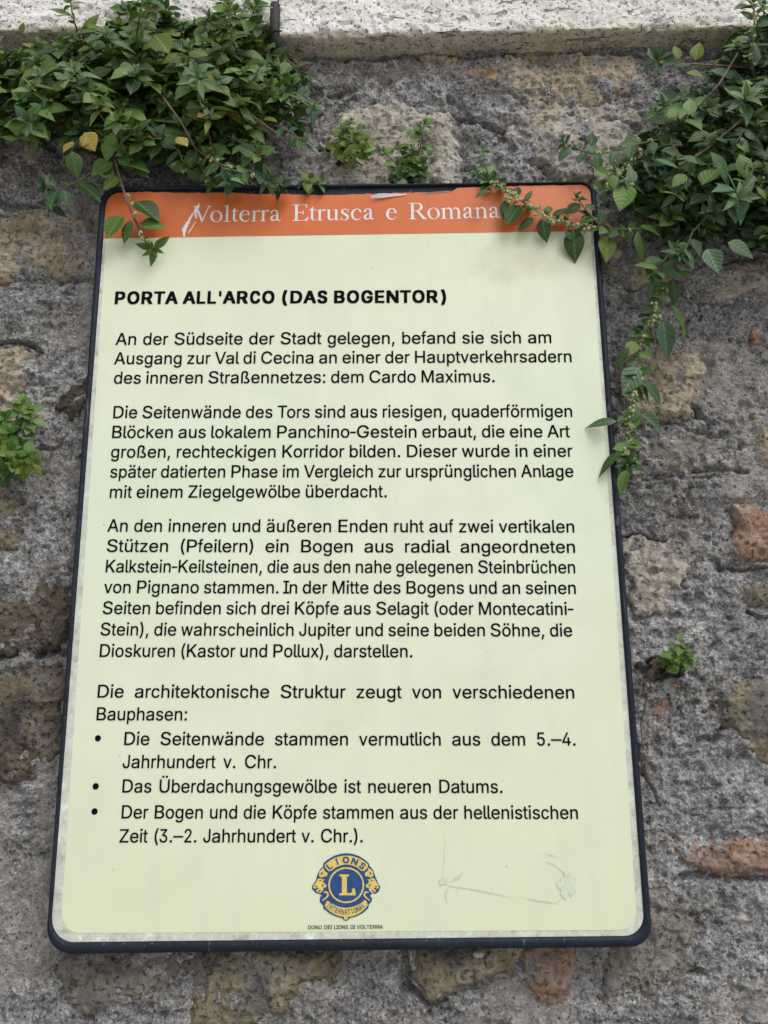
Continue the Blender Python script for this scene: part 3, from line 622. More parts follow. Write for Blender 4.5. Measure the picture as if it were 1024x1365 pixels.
SERIF = """V|722|358,-11 355,-6 356,0 350,-5 346,0 92,598 64,642 12,643 9,648 11,660 248,659 249,648 246,643 196,642 184,616 380,127 568,620 560,643 482,643 479,648 480,659 704,659 705,648 702,643 636,642 606,602 591,596 376,-6 372,-11
o|500|238,-10 194,-2 148,17 116,39 83,72 58,110 42,146 29,198 27,236 34,284 47,326 74,373 108,409 134,428 170,446 216,459 258,461 290,456 332,443 374,418 405,392 430,360 458,304 471,252 473,214 466,166 453,124 426,77 392,41 366,22 330,4 284,-9/249,16 282,15 314,27 345,54 360,76 374,106 387,154 389,228 380,278 370,310 356,342 329,384 305,408 274,427 248,435 220,435 202,430 175,416 153,394 137,370 122,332 113,296 111,222 120,172 130,140 141,112 164,76 204,36 230,22
l|278|22,-1 19,4 21,16 76,18 95,40 95,618 90,624 22,639 19,652 28,657 176,683 179,678 179,42 200,18 254,17 257,2 252,-1
t|278|150,6 124,13 104,30 90,56 75,114 75,416 70,419 22,419 15,424 18,447 40,451 99,510 133,570 144,579 152,579 155,574 156,451 254,449 259,444 259,424 256,419 160,419 155,416 155,110 160,66 163,58 178,45 204,43 230,51 266,75 272,74 274,70 247,36 224,19 208,12 182,5
e|444|218,-12 182,-6 140,12 97,44 70,76 48,116 38,148 29,208 29,252 36,296 49,338 76,383 113,422 142,442 168,452 208,459 258,461 294,452 318,440 348,419 368,397 382,370 392,340 405,290 405,270 388,258 378,255 364,257 346,267 119,266 115,254 117,194 126,152 136,124 158,85 187,54 222,36 260,29 290,34 314,44 332,57 396,125 402,126 407,120 361,56 320,16 272,-6/123,290 336,289 341,294 321,354 290,405 262,427 236,431 196,417 171,398 154,374 136,338 124,304
r|333|8,-1 5,4 7,16 60,18 77,40 77,386 72,391 8,395 5,400 6,409 146,458 156,459 159,454 160,370 194,423 209,440 224,450 244,457 282,457 300,454 312,448 322,436 326,420 322,404 313,392 300,386 282,385 238,406 224,404 196,384 159,330 159,42 182,18 242,17 245,12 244,1
a|444|142,6 116,10 92,20 60,51 46,78 39,98 42,140 53,168 66,187 102,218 150,240 254,278 255,334 248,380 233,406 202,426 176,429 152,422 138,413 115,386 113,362 116,328 104,309 88,303 68,308 56,322 53,340 57,374 65,398 79,416 102,434 128,449 152,456 182,461 238,457 268,448 290,435 308,414 324,374 333,310 329,224 329,72 332,64 339,54 356,45 378,46 434,65 440,64 442,60 433,50 384,17 356,8 338,7 314,14 289,28 260,65 231,38 202,19 176,10/163,62 182,61 200,66 224,76 254,96 255,244 252,250 222,234 156,187 136,167 125,148 118,118 124,94 137,72
E|611|14,-1 11,4 13,20 80,22 109,56 109,608 84,638 13,640 12,659 539,660 545,562 545,524 540,519 526,519 521,522 482,634 478,639 232,639 206,610 206,353 382,351 387,362 397,422 402,425 417,424 419,244 414,239 397,242 384,325 207,324 205,58 207,52 236,21 448,21 561,132 573,160 594,167 595,152 581,64 560,2 554,-1
u|500|342,-10 338,84 304,51 270,28 234,12 202,3 184,1 148,8 122,20 96,44 82,76 71,144 71,416 11,432 11,448 150,449 155,446 155,90 158,80 166,72 186,62 206,57 246,59 296,74 316,87 339,116 339,416 326,421 262,431 259,436 260,447 420,447 421,50 423,46 434,43 482,39 485,24 483,20 476,18 368,-8
s|389|50,-11 47,-6 47,154 58,155 63,152 68,104 73,88 88,65 117,36 142,26 180,23 214,32 234,42 244,49 253,62 263,104 255,138 232,165 178,206 111,248 78,286 64,314 57,338 57,370 72,408 92,433 122,450 162,461 210,463 234,458 260,446 287,422 304,400 305,446 310,449 321,448 327,352 327,314 324,309 308,311 307,340 302,356 282,393 256,416 230,428 212,431 192,428 152,410 132,390 123,364 132,342 150,321 246,268 281,240 310,208 330,172 339,130 336,104 324,70 305,42 268,12 234,-2 200,-9 162,-7 126,5 106,19 72,57 74,20 60,-8
c|444|200,-10 158,0 120,22 86,53 60,88 44,120 29,174 25,208 27,266 40,316 60,358 91,402 117,426 142,440 176,451 230,459 270,459 320,444 364,417 380,396 400,358 403,348 400,332 388,315 372,308 360,307 344,314 334,324 328,338 327,374 320,392 300,410 276,422 254,429 238,429 212,420 189,408 163,386 150,368 132,332 118,290 111,252 111,216 118,172 130,134 160,82 179,60 214,40 262,31 302,38 320,46 357,78 402,131 408,134 414,128 359,52 318,16 290,2 262,-6 232,-11
R|667|18,-1 15,4 17,18 74,20 105,52 105,636 100,641 18,641 15,646 16,659 326,663 414,653 456,636 486,609 516,556 525,522 525,492 521,466 512,436 503,416 478,383 446,358 420,344 392,334 391,330 620,40 654,20 654,1 520,0 299,318 292,325 260,325 206,323 201,320 201,54 204,47 232,20 287,18 288,1/203,354 302,353 330,357 360,368 395,394 409,414 426,454 435,496 435,524 426,556 417,582 406,595 366,618 326,631 232,633 202,629
m|778|18,-1 15,4 17,16 60,18 77,40 77,386 74,391 60,393 12,395 9,400 12,411 152,459 157,454 157,388 160,385 192,417 230,443 264,455 300,457 346,444 375,426 400,398 418,365 460,415 492,438 532,454 568,457 594,452 630,436 652,419 670,396 688,352 696,320 695,42 714,18 755,16 755,0 554,1 555,16 598,18 615,40 615,316 604,352 589,378 564,398 534,407 508,404 476,393 432,355 421,350 428,320 427,42 446,18 487,16 488,1 287,0 287,16 330,18 347,40 347,316 333,358 308,389 278,404 252,407 230,402 202,390 170,367 157,352 157,42 176,18 217,16 218,1
n|500|18,-1 15,4 17,16 60,18 77,40 77,386 74,391 60,393 12,395 9,400 10,409 148,459 155,458 157,454 158,385 192,417 222,438 242,448 266,455 302,455 324,450 350,440 376,423 402,389 419,330 419,42 438,18 479,16 480,1 278,1 279,16 322,18 339,40 339,320 328,361 308,387 286,400 264,407 250,407 224,400 202,390 170,367 157,352 157,42 176,18 217,16 218,1"""

# ================================================================== SETTING
gm = MB()
gm.add([(-60, -80, 0), (60, -80, 0), (60, 0.3, 0), (-60, 0.3, 0)], [(0, 1, 2, 3)])
tag(gm.build('ground', plain('pale_paving', (.40, .38, .35), .85, 3, .25), smooth=False), kind='structure')  # paving out of view, added to bounce light up onto the wall

# ------------------------------------------------------------------ the wall: one thing, its mortar, stones, bricks and coping are parts
wall = empty('stone_wall', (0, 0, 0), 'rough grey rubble stone wall with thick mortar and pale coping, behind the information board', 'wall')
c00, c10, c01, c11 = at(0, 0), at(1024, 0), at(0, 1365), at(1024, 1365)
STEP = .00125
x0, x1 = min(c00.x, c01.x) - .06, max(c10.x, c11.x) + .06
z0, z1 = c01.z - .06, at(700, 68).z + .02
NXg, NZg = int((x1 - x0) / STEP), int((z1 - z0) / STEP)
gx = x0 + STEP * np.arange(NXg); gz = z0 + STEP * np.arange(NZg)
X, Z = np.meshgrid(gx.astype(np.float32), gz.astype(np.float32))


def base_relief(X, Z):
    wx = X + .012 * vn(X, Z, .06, 3); wz = Z + .012 * vn(X, Z, .06, 4)
    h = .0050 * vn(wx, wz * 1.2, .12, 1) + .0038 * vn(wx, wz, .045, 2)
    return h


def smear(X, Z):
    """where the mortar was trowelled smooth and pale (1) or left coarse (0)"""
    return sstep(.05, .55, vn(X + .02 * vn(X, Z, .05, 4), Z, .085, 10) + .35 * vn(X, Z, .025, 12))


def mortar_relief(X, Z):
    h = base_relief(X, Z)
    rg = 1 - .62 * smear(X, Z)
    wx = X + .004 * vn(X, Z, .02, 5); wz = Z + .004 * vn(X, Z, .02, 6)
    h = h + .0026 * vn(wx, wz, .018, 7) + .0016 * (1 - 2 * np.abs(vn(wx, wz, .011, 8))) * rg
    h = h + (.0015 * vn(X, Z, .0062, 9) + .0009 * vn(X, Z, .0034, 10)) * rg
    p = vn(X + .0015 * vn(X, Z, .005, 12), Z, .0055, 11)
    h = h - .0026 * sstep(.42, .75, p) * rg
    p2 = vn(X, Z, .014, 13) + .35 * vn(X, Z, .005, 14)
    h = h - .0050 * sstep(.70, .98, p2) * rg
    return h


H = mortar_relief(X, Z)

# name, material, bulge(mm), irregularity(mm), outline in photo pixels
STONES = [
    ('stone', 'pale', 9, 5, [(425, 190), (450, 150), (520, 132), (598, 146), (612, 190), (625, 262), (430, 262)]),
    ('stone', 'tan', 6, 6, [(560, 72), (700, 70), (860, 70), (875, 112), (800, 142), (700, 132), (620, 108)]),
    ('stone', 'grey', 4, 6, [(385, 78), (555, 74), (590, 108), (500, 122), (425, 118)]),
    ('stone', 'pale', 7, 6, [(690, 140), (770, 128), (850, 145), (852, 210), (806, 246), (735, 232), (668, 182)]),
    ('stone', 'tan', 8, 5, [(-60, 272), (60, 280), (127, 292), (128, 366), (50, 374), (-60, 372)]),
    ('stone', 'pale', 6, 5, [(-60, 170), (60, 182), (76, 215), (64, 256), (-60, 262)]),
    ('stone', 'tan', 4, 3, [(52, 414), (102, 414), (100, 424), (78, 434), (62, 428)]),
    ('stone', 'tan', 9, 4, [(-60, 458), (20, 459), (44, 470), (38, 500), (22, 522), (34, 560), (20, 600), (-60, 600)]),
    ('stone', 'brown', 9, 3, [(72, 544), (80, 524), (100, 513), (122, 512), (122, 556), (90, 560)]),
    ('stone', 'olive', 7, 5, [(-60, 640), (18, 652), (32, 690), (22, 728), (-60, 742)]),
    ('stone', 'brown', 10, 6, [(-60, 792), (26, 784), (60, 778), (104, 784), (100, 850), (46, 864), (-60, 868)]),
    ('stone', 'brown', 12, 6, [(-60, 884), (20, 900), (50, 886), (96, 892), (92, 1010), (66, 1032), (24, 1044), (-60, 1066)]),
    ('stone', 'grey', 8, 7, [(72, 1262), (190, 1262), (300, 1264), (288, 1310), (228, 1338), (120, 1346), (76, 1322)]),
    ('stone', 'olive', 9, 6, [(250, 1340), (282, 1262), (462, 1262), (442, 1300), (404, 1322), (352, 1380), (260, 1390)]),
    ('stone', 'olive', 14, 4, [(546, 1250), (706, 1250), (690, 1290), (648, 1306), (612, 1324), (572, 1332), (548, 1318)]),
    ('brick', 'brick', 9, 2.2, [(702, 1250), (774, 1250), (764, 1310), (752, 1338), (716, 1338), (704, 1296)]),
    ('stone', 'grey', 8, 7, [(786, 1262), (800, 1216), (850, 1204), (926, 1222), (942, 1290), (908, 1330), (800, 1338)]),
    ('brick', 'brick', 10, 1.8, [(888, 1122), (940, 1116), (1100, 1117), (1100, 1166), (1000, 1170), (950, 1166), (900, 1152)]),
    ('brick', 'brick', 6, 3, [(962, 1353), (992, 1354), (985, 1370), (960, 1368)]),
    ('stone', 'olive', 11, 5, [(952, 930), (985, 908), (1100, 900), (1100, 1046), (1010, 1024), (974, 986)]),
    ('stone', 'olive', 6, 4, [(996, 782), (1100, 770), (1100, 820), (1004, 808)]),
    ('brick', 'brick', 11, 2.2, [(976, 674), (1100, 668), (1100, 752), (1000, 752), (968, 738), (982, 706)]),
    ('stone', 'pale', 7, 6, [(830, 734), (862, 716), (912, 722), (922, 764), (890, 812), (846, 820), (834, 776)]),
    ('brick', 'brick', 5, 3, [(866, 930), (888, 916), (904, 914), (890, 950), (872, 996), (856, 1000)]),
    ('stone', 'tan', 8, 6, [(822, 478), (870, 458), (934, 462), (950, 486), (930, 520), (924, 552), (872, 566), (826, 540)]),
    ('stone', 'tan', 7, 5, [(798, 326), (872, 334), (904, 352), (896, 376), (858, 384), (806, 372)]),
    ('stone', 'tan', 9, 4, [(1004, 548), (1100, 536), (1100, 640), (1010, 620)]),
    ('stone', 'pale', 6, 6, [(886, 350), (960, 340), (1100, 356), (1100, 402), (930, 398)]),
    ('stone', 'olive', 4, 4, [(838, 656), (880, 650), (916, 656), (902, 686), (860, 676)]),
    ('brick', 'brick', 4, 3, [(994, 432), (1020, 430), (1022, 452), (1008, 462), (1000, 448)]),
    ('stone', 'grey', 7, 7, [(830, 574), (900, 572), (976, 592), (968, 622), (890, 630), (836, 620)]),
    ('brick', 'brick', 4, 3, [(922, 658), (936, 656), (932, 690), (922, 692)]),
]
# grooves and cracks: (pixel polyline, width mm, depth mm)
CRACKS = [
    ([(-30, 457), (20, 457), (44, 462), (56, 472)], 2.5, 9), ([(22, 500), (24, 522), (36, 552)], 3, 10),
    ([(825, 716), (862, 718), (905, 724)], 2.2, 8), ([(924, 538), (930, 556), (946, 572)], 4, 12),
    ([(932, 992), (952, 984), (972, 962)], 3, 8), ([(846, 886), (868, 900), (902, 896)], 5, 12),
    ([(542, 1262), (545, 1318), (560, 1332), (590, 1336)], 5, 11), ([(925, 630), (955, 628), (985, 630)], 3, 8),
    ([(70, 1300), (98, 1278)], 2.5, 7), ([(-30, 374), (60, 378), (126, 372)], 3, 4),
    ([(600, 130), (650, 168), (704, 186)], 4, 6), ([(-30, 876), (30, 872), (96, 872)], 6, 10),
    ([(855, 990), (860, 1030), (878, 1070)], 2, 6), ([(380, 78), (560, 72), (700, 74), (1010, 72)], 6, 12),
    ([(60, 280), (0, 272), (-30, 268)], 4, 7), ([(20, 605), (60, 598), (90, 580)], 3, 5),
    ([(905, 1170), (960, 1166), (1050, 1170)], 4, 8), ([(960, 760), (1000, 758), (1060, 760)], 3, 6),
    ([(1000, 818), (1060, 826)], 2.5, 8), ([(985, 932), (1030, 926)], 2.5, 7), ([(800, 640), (850, 636), (930, 640), (1000, 632)], 3, 4),
    ([(940, 870), (985, 842)], 2, 4), ([(900, 1300), (935, 1296)], 3, 8), ([(840, 410), (900, 400), (980, 408)], 3, 4),
]
HOLES = [((846, 378), 15, 7, 22), ((775, 196), 9, 12, 20), ((452, 200), 8, 10, 12), ((878, 886), 16, 6, 14), ((16, 610), 9, 16, 18),
         ((20, 320), 6, 5, 10), ((880, 353), 6, 4, 8), ((890, 762), 4, 3, 6), ((60, 140), 70, 60, 10), ((935, 215), 60, 60, 8),
         ((995, 320), 30, 14, 18), ((545, 228), 14, 10, 8)]
for pl, wd, dp in CRACKS:
    q = P2(pl)
    bx0, bx1, bz0, bz1 = q[:, 0].min() - .02, q[:, 0].max() + .02, q[:, 1].min() - .02, q[:, 1].max() + .02
    i0, i1 = max(0, int((bx0 - x0) / STEP)), min(NXg, int((bx1 - x0) / STEP) + 1)
    j0, j1 = max(0, int((bz0 - z0) / STEP)), min(NZg, int((bz1 - z0) / STEP) + 1)
    if i1 <= i0 or j1 <= j0: continue
    xx, zz = X[j0:j1, i0:i1], Z[j0:j1, i0:i1]
    xw = xx + .004 * vn(xx, zz, .014, 2); zw = zz + .004 * vn(xx, zz, .014, 3)
    d = np.full(xx.shape, 1e9, np.float32)
    for a, b in zip(q[:-1], q[1:]):
        e = b - a
        t = np.clip(((xw - a[0]) * e[0] + (zw - a[1]) * e[1]) / (e @ e), 0, 1)
        d = np.minimum(d, np.hypot(xw - a[0] - t * e[0], zw - a[1] - t * e[1]))
    wv = wd * .001 * (1 + .5 * vn(xx, zz, .02, 6))
    H[j0:j1, i0:i1] -= dp * .001 * (1 - sstep(.25, 1.0, d / wv))
for (hx, hy), rx, rz, dp in HOLES:
    p = at(hx, hy)
    xw = X - p.x + .003 * vn(X, Z, .012, 2); zw = Z - p.z + .003 * vn(X, Z, .012, 3)
    rr = np.sqrt((xw / (rx * .001 * .85)) ** 2 + (zw / (rz * .001 * .85)) ** 2)
    H -= dp * .001 * (1 - sstep(.45, 1.1, rr))

# the stones: relief patches set in the mortar, their rims dipping below it
sc_out = 0
for name, mk, bulge, irr, pl in STONES:
    q = P2(pl)
    m = .014
    bx0, bx1, bz0, bz1 = q[:, 0].min() - m, q[:, 0].max() + m, q[:, 1].min() - m, q[:, 1].max() + m
    ns = int((bx1 - bx0) / STEP) + 1; nz_ = int((bz1 - bz0) / STEP) + 1
    xx, zz = np.meshgrid((bx0 + STEP * np.arange(ns)).astype(np.float32), (bz0 + STEP * np.arange(nz_)).astype(np.float32))
    sd_ = RNG.integers(0, 12)
    d = sdf(q, xx, zz) + irr * .001 * (vn(xx, zz, .022, sd_) + .6 * vn(xx, zz, .008, sd_ + 1) + .35 * vn(xx, zz, .0035, sd_ + 2))
    rise = sstep(-.001, .0085, d)
    hs_ = base_relief(xx, zz) * .7 + bulge * .001 * (.62 * rise + .38 * sstep(0, .03, d)) - .004
    hs_ += .0024 * vn(xx, zz, .03, sd_ + 3) + .0016 * (1 - 2 * np.abs(vn(xx, zz, .013, sd_ + 4))) + .0009 * vn(xx, zz, .0055, sd_ + 5) + .0005 * vn(xx, zz, .003, sd_ + 6)
    pp = vn(xx, zz, .008, sd_ + 7) + .3 * vn(xx, zz, .003, sd_)
    hs_ -= .0030 * sstep(.55, .95, pp)
    hs_ -= .030 * (1 - sstep(-.006, .001, d))
    if name == 'brick': hs_ += .001 * vn(xx, zz * 3, .02, 3)
    keep = d > -.006
    fk = keep[:-1, :-1] & keep[1:, :-1] & keep[:-1, 1:] & keep[1:, 1:]
    idx = np.arange(ns * nz_).reshape(nz_, ns)
    F = np.stack([idx[:-1, :-1][fk], idx[:-1, 1:][fk], idx[1:, 1:][fk], idx[1:, :-1][fk]], 1)
    used = np.unique(F); remap = np.full(ns * nz_, -1); remap[used] = np.arange(len(used))
    V = np.stack([xx.ravel(), -hs_.ravel(), zz.ravel()], 1)[used]
    link(name, mesh_np(name, V, remap[F]), M[mk], wall)
    # mortar draws back around the rim of the stone
    i0 = int((bx0 - x0) / STEP); j0 = int((bz0 - z0) / STEP)
    a0, a1, b0, b1 = max(0, i0), min(NXg, i0 + ns), max(0, j0), min(NZg, j0 + nz_)
    if a1 > a0 and b1 > b0:
        dd = d[b0 - j0:b1 - j0, a0 - i0:a1 - i0]
        rim = np.exp(-((dd + .001) / .0045) ** 2)
        H[b0:b1, a0:a1] -= .0030 * rim * (1 + vn(X[b0:b1, a0:a1], Z[b0:b1, a0:a1], .03, 5))

# mortar mesh; nothing is needed in the middle of the strip hidden behind the board
sx0, sx1, sz0, sz1 = -.205, .205, BASE_Z + .05, BASE_Z + .64
Hc = np.minimum(H, .0105)
hid = (X > sx0) & (X < sx1) & (Z > sz0) & (Z < sz1)
fk = ~(hid[:-1, :-1] & hid[1:, 1:])
idx = np.arange(NXg * NZg).reshape(NZg, NXg)
F = np.stack([idx[:-1, :-1][fk], idx[:-1, 1:][fk], idx[1:, 1:][fk], idx[1:, :-1][fk]], 1)
used = np.unique(F); remap = np.full(NXg * NZg, -1); remap[used] = np.arange(len(used))
V = np.stack([X.ravel(), -Hc.ravel(), Z.ravel()], 1)[used]
mo = link('mortar', mesh_np('mortar', V, remap[F]), M['mortar'], wall)
at_ = mo.data.attributes.new('smear', 'FLOAT', 'POINT')
at_.data.foreach_set('value', smear(X, Z).ravel()[used].astype(np.float32))
# the rest of the wall's face, coarser: behind the board and out past the frame down to the paving
cxs = np.arange(-2.6, 2.6, .02); czs = np.arange(-.02, z1 + .075, .02)
XX, ZZ = np.meshgrid(cxs.astype(np.float32), czs.astype(np.float32))
inn = (XX > x0 - .01) & (XX < x1 + .01) & (ZZ > z0 - .01)
HH = base_relief(XX, ZZ) + .006 * vn(XX, ZZ, .05, 3) - .002 - np.where(inn, .030, 0)
idx = np.arange(XX.size).reshape(XX.shape)
F = np.stack([idx[:-1, :-1].ravel(), idx[:-1, 1:].ravel(), idx[1:, 1:].ravel(), idx[1:, :-1].ravel()], 1)
link('mortar', mesh_np('mortar', np.stack([XX.ravel(), -HH.ravel(), ZZ.ravel()], 1), F), M['mortar'], wall)

# ------------------------------------------------------------------ coping slabs
zR = at(700, 67).z
front = atz(700, 41.5, zR)
yR = front.y
zL = at(250, 58).z
yL = atz(250, 36, zL).y
print('coping', zR, yR, zL, yL, 'grid', NXg, NZg)
JX = at(371, 60, -.02).x


def coping(xa, xb, zb, yf, seed, zw):
    """slab: soffit from inside the wall to the arris, rounded, front face up, top back; swept along x"""
    prof = []                       # (y, z, tan_band, roughness weight)
    r = .004
    for t in np.linspace(.06, yf + r, 20): prof.append((t, zb, 1.0, .5))
    for a in np.linspace(0, 90, 6)[1:]: prof.append((yf + r - r * math.sin(R(a)), zb + r - r * math.cos(R(a)), .75 - a * .002, .6))
    for t in np.linspace(zb + r, zb + .085, 58)[1:]: prof.append((yf, t, max(-.3, .50 - (t - zb) * 42), 1.0))
    for a in np.linspace(0, 90, 5)[1:]: prof.append((yf + r - r * math.cos(R(a)), zb + .085 + r * math.sin(R(a)), 0, .6))
    for t in np.linspace(yf + r, .30, 20)[1:]: prof.append((t, zb + .085 + r, 0, .5))
    xs_ = np.arange(xa, xb, .0018)
    n, k = len(xs_), len(prof)
    pr = np.array(prof)
    XX, _ = np.meshgrid(xs_, np.arange(k))
    Y = np.repeat(pr[:, :1], n, 1); Zs = np.repeat(pr[:, 1:2], n, 1); C_ = np.repeat(pr[:, 2:3], n, 1); W_ = np.repeat(pr[:, 3:4], n, 1)
    s_ = np.cumsum(np.r_[0, np.hypot(np.diff(pr[:, 0]), np.diff(pr[:, 1]))])[:, None] + np.zeros((k, n))
    wob = .0016 * vn(XX, s_, .05, seed) + .0011 * vn(XX, s_, .014, seed + 1) + .0006 * vn(XX, s_, .005, seed + 2)
    pit = vn(XX * .8, s_, .0058, seed + 3) + .3 * vn(XX, s_, .003, seed + 4)
    dd = wob - .0026 * sstep(.45, .8, pit)
    low = (np.arange(k) < 22)[:, None]
    chip = .0035 * sstep(.35, .9, vn(XX, s_ * 0, .03, seed + 5) + .4 * vn(XX, s_ * 0, .008, seed + 6)) * np.exp(-((np.arange(k)[:, None] - 22) / 4.0) ** 2)
    nearfront = sstep(yf + .03, yf + .0, Y)
    Y2 = Y - dd * W_ * (Zs > zb + .002) * (Zs < zb + .086) + chip
    Z2 = Zs - dd * W_ * (Zs <= zb + .002) + chip * .7
    idx = np.arange(k * n).reshape(k, n)
    F = np.stack([idx[:-1, :-1].ravel(), idx[1:, :-1].ravel(), idx[1:, 1:].ravel(), idx[:-1, 1:].ravel()], 1)
    me = mesh_np('coping_stone', np.stack([XX.ravel(), Y2.ravel(), Z2.ravel()], 1), F)
    # close both ends
    bmx = bmesh.new(); bmx.from_mesh(me); bmx.verts.ensure_lookup_table()
    for col_ in (0, n - 1):
        ring = [bmx.verts[i * n + col_] for i in range(k)]
        bmx.faces.new(ring if col_ == 0 else ring[::-1])
    bmx.to_mesh(me); bmx.free()
    at_ = me.attributes.new('tan_band', 'FLOAT', 'POINT')
    at_.data.foreach_set('value', C_.ravel().astype(np.float32))
    return link('coping_stone', me, M['travertine'], wall)


coping(JX + .0008, 1.1, zR, yR, 3, 1)
coping(-1.1, JX - .0008, zL, yL, 7, 1)

# ================================================================== THE SIGN
sign = empty('information_sign', (0, SIGN_Y + .01, BASE_Z), 'large cream board with orange heading and black text, navy edged, on the wall', 'sign')


def rrect(corners, radii, n=10):
    """rounded quadrilateral, corners (x, z) in order TL TR BR BL"""
    out = []
    c = [Vector((p[0], p[1])) for p in corners]
    for i in range(4):
        p = c[i]; a = (c[i - 1] - p).normalized(); b = (c[(i + 1) % 4] - p).normalized()
        r = radii[i]; ang = a.angle(b)
        tl = r / math.tan(ang / 2)
        o = p + (a + b).normalized() * (r / math.sin(ang / 2))
        s, e = p + a * tl - o, p + b * tl - o
        a0, a1 = math.atan2(s.y, s.x), math.atan2(e.y, e.x)
        while a1 - a0 > math.pi: a1 -= 2 * math.pi
        while a1 - a0 < -math.pi: a1 += 2 * math.pi
        for k in range(n + 1):
            th = a0 + (a1 - a0) * k / n
            out.append((o.x + r * math.cos(th), o.y + r * math.sin(th)))
    return out


def fp(px, py, y=SIGN_Y):
    p = at(px, py, y)
    return (p.x, p.z)


face_c = [fp(142.2, 255), fp(786.6, 245), fp(860.5, 1248), fp(66.7, 1257)]
outer_c = [fp(134.0, 249.5), fp(794, 243), fp(871.5, 1263), fp(60, 1273)]
inn_l = rrect(face_c, [.014, .012, .017, .020])
out_l = rrect(outer_c, [.019, .015, .019, .022])
# rubber edging: rounded section swept round the board
prof = [(-.08, -.0004), (0, .0012), (.12, .0022), (.4, .0027), (.7, .0022), (.9, .0006), (1.0, -.0022), (1.0, -.012), (.9, -.0158), (.1, -.0165)]
V, F = [], []
n = len(inn_l); k = len(prof)
for i in range(n):
    a, b = Vector(inn_l[i]), Vector(out_l[i])
    for o_, dpt in prof:
        p = a.lerp(b, o_)
        wob = .00035 * math.sin(i * 1.7 + o_ * 2)
        V.append((p.x, SIGN_Y - dpt, p.y))
for i in range(n):
    for j in range(k - 1):
        F.append((i * k + j, ((i + 1) % n) * k + j, ((i + 1) % n) * k + j + 1, i * k + j + 1))
link('rubber_edging', mesh_np('rubber_edging', V, F), M['frame'], sign)
# backing board
bl = [(p[0], p[1]) for p in inn_l]
mb = MB()
n = len(bl)
mb.add([(x, SIGN_Y + .0008, z) for x, z in bl] + [(x, SIGN_Y + .014, z) for x, z in bl],
       [tuple(range(n)), tuple(range(2 * n - 1, n - 1, -1))] + [(i, i + n, (i + 1) % n + n, (i + 1) % n) for i in range(n)])
mb.build('backing_board', M['frame'], sign, False)
for sx_ in (-.17, .17):            # fixing battens between board and wall
    for sz_ in (BASE_Z + .12, BASE_Z + .56):
        b = MB(); b.tube([(sx_, SIGN_Y + .013, sz_), (sx_, .03, sz_)], .008, 12); b.build('wall_spacer', M['iron'], sign)

# sheet with its pale worn border
bord = rrect([fp(139.2, 300), fp(790.6, 292), face_c[2], face_c[3]], [.001, .001, .017, .020])
flat('sheet_border', [bord], SIGN_Y, M['border'], sign)
L = 0.00022


def rough_line(pts, step=.004, amp=.0006):
    out = []
    for a, b in zip(pts[:-1], pts[1:]):
        a, b = Vector(a), Vector(b)
        m = max(1, int((b - a).length / step))
        for i in range(m):
            p = a.lerp(b, i / m)
            out.append((p.x + random.uniform(-amp, amp) * .3, p.y + random.uniform(-amp, amp)))
    out.append(tuple(pts[-1]))
    return out


pr_c = [fp(142.8, 296), fp(786, 288), fp(850, 1239.5), fp(80.5, 1244)]
pr_l = rrect(pr_c, [.001, .001, .016, .017])
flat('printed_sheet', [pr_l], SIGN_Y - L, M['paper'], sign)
# orange heading, torn along its top
top = [(157, 257), (200, 256), (250, 257.5), (300, 257), (340, 259), (380, 259), (430, 260.5), (480, 259), (530, 257.5), (570, 257), (604, 254.5), (609, 251), (650, 249.5), (700, 248), (776, 246.8)]
left = [(137.6, 318), (139.8, 280), (143, 268), (149, 260.5)]
right = [(784, 249.5), (787.3, 256), (791.2, 303), (791.6, 308)]
hl = [fp(*p) for p in left] + rough_line([fp(*p) for p in top], .0035, .0005) + [fp(*p) for p in right]
flat('heading_band', [hl], SIGN_Y - 2 * L, M['orange'], sign)


# lettering -----------------------------------------------------------
def parse(s):
    D = {}
    for ln in s.strip('\n').split('\n'):
        c, a, sp = ln.split('|')
        D[c] = (int(a), [[tuple(int(v) for v in p.split(',')) for p in q.split()] for q in sp.split('/')])
    return D


FONT = {'sans': parse(SANS), 'bold': parse(BOLD), 'serif': parse(SERIF)}


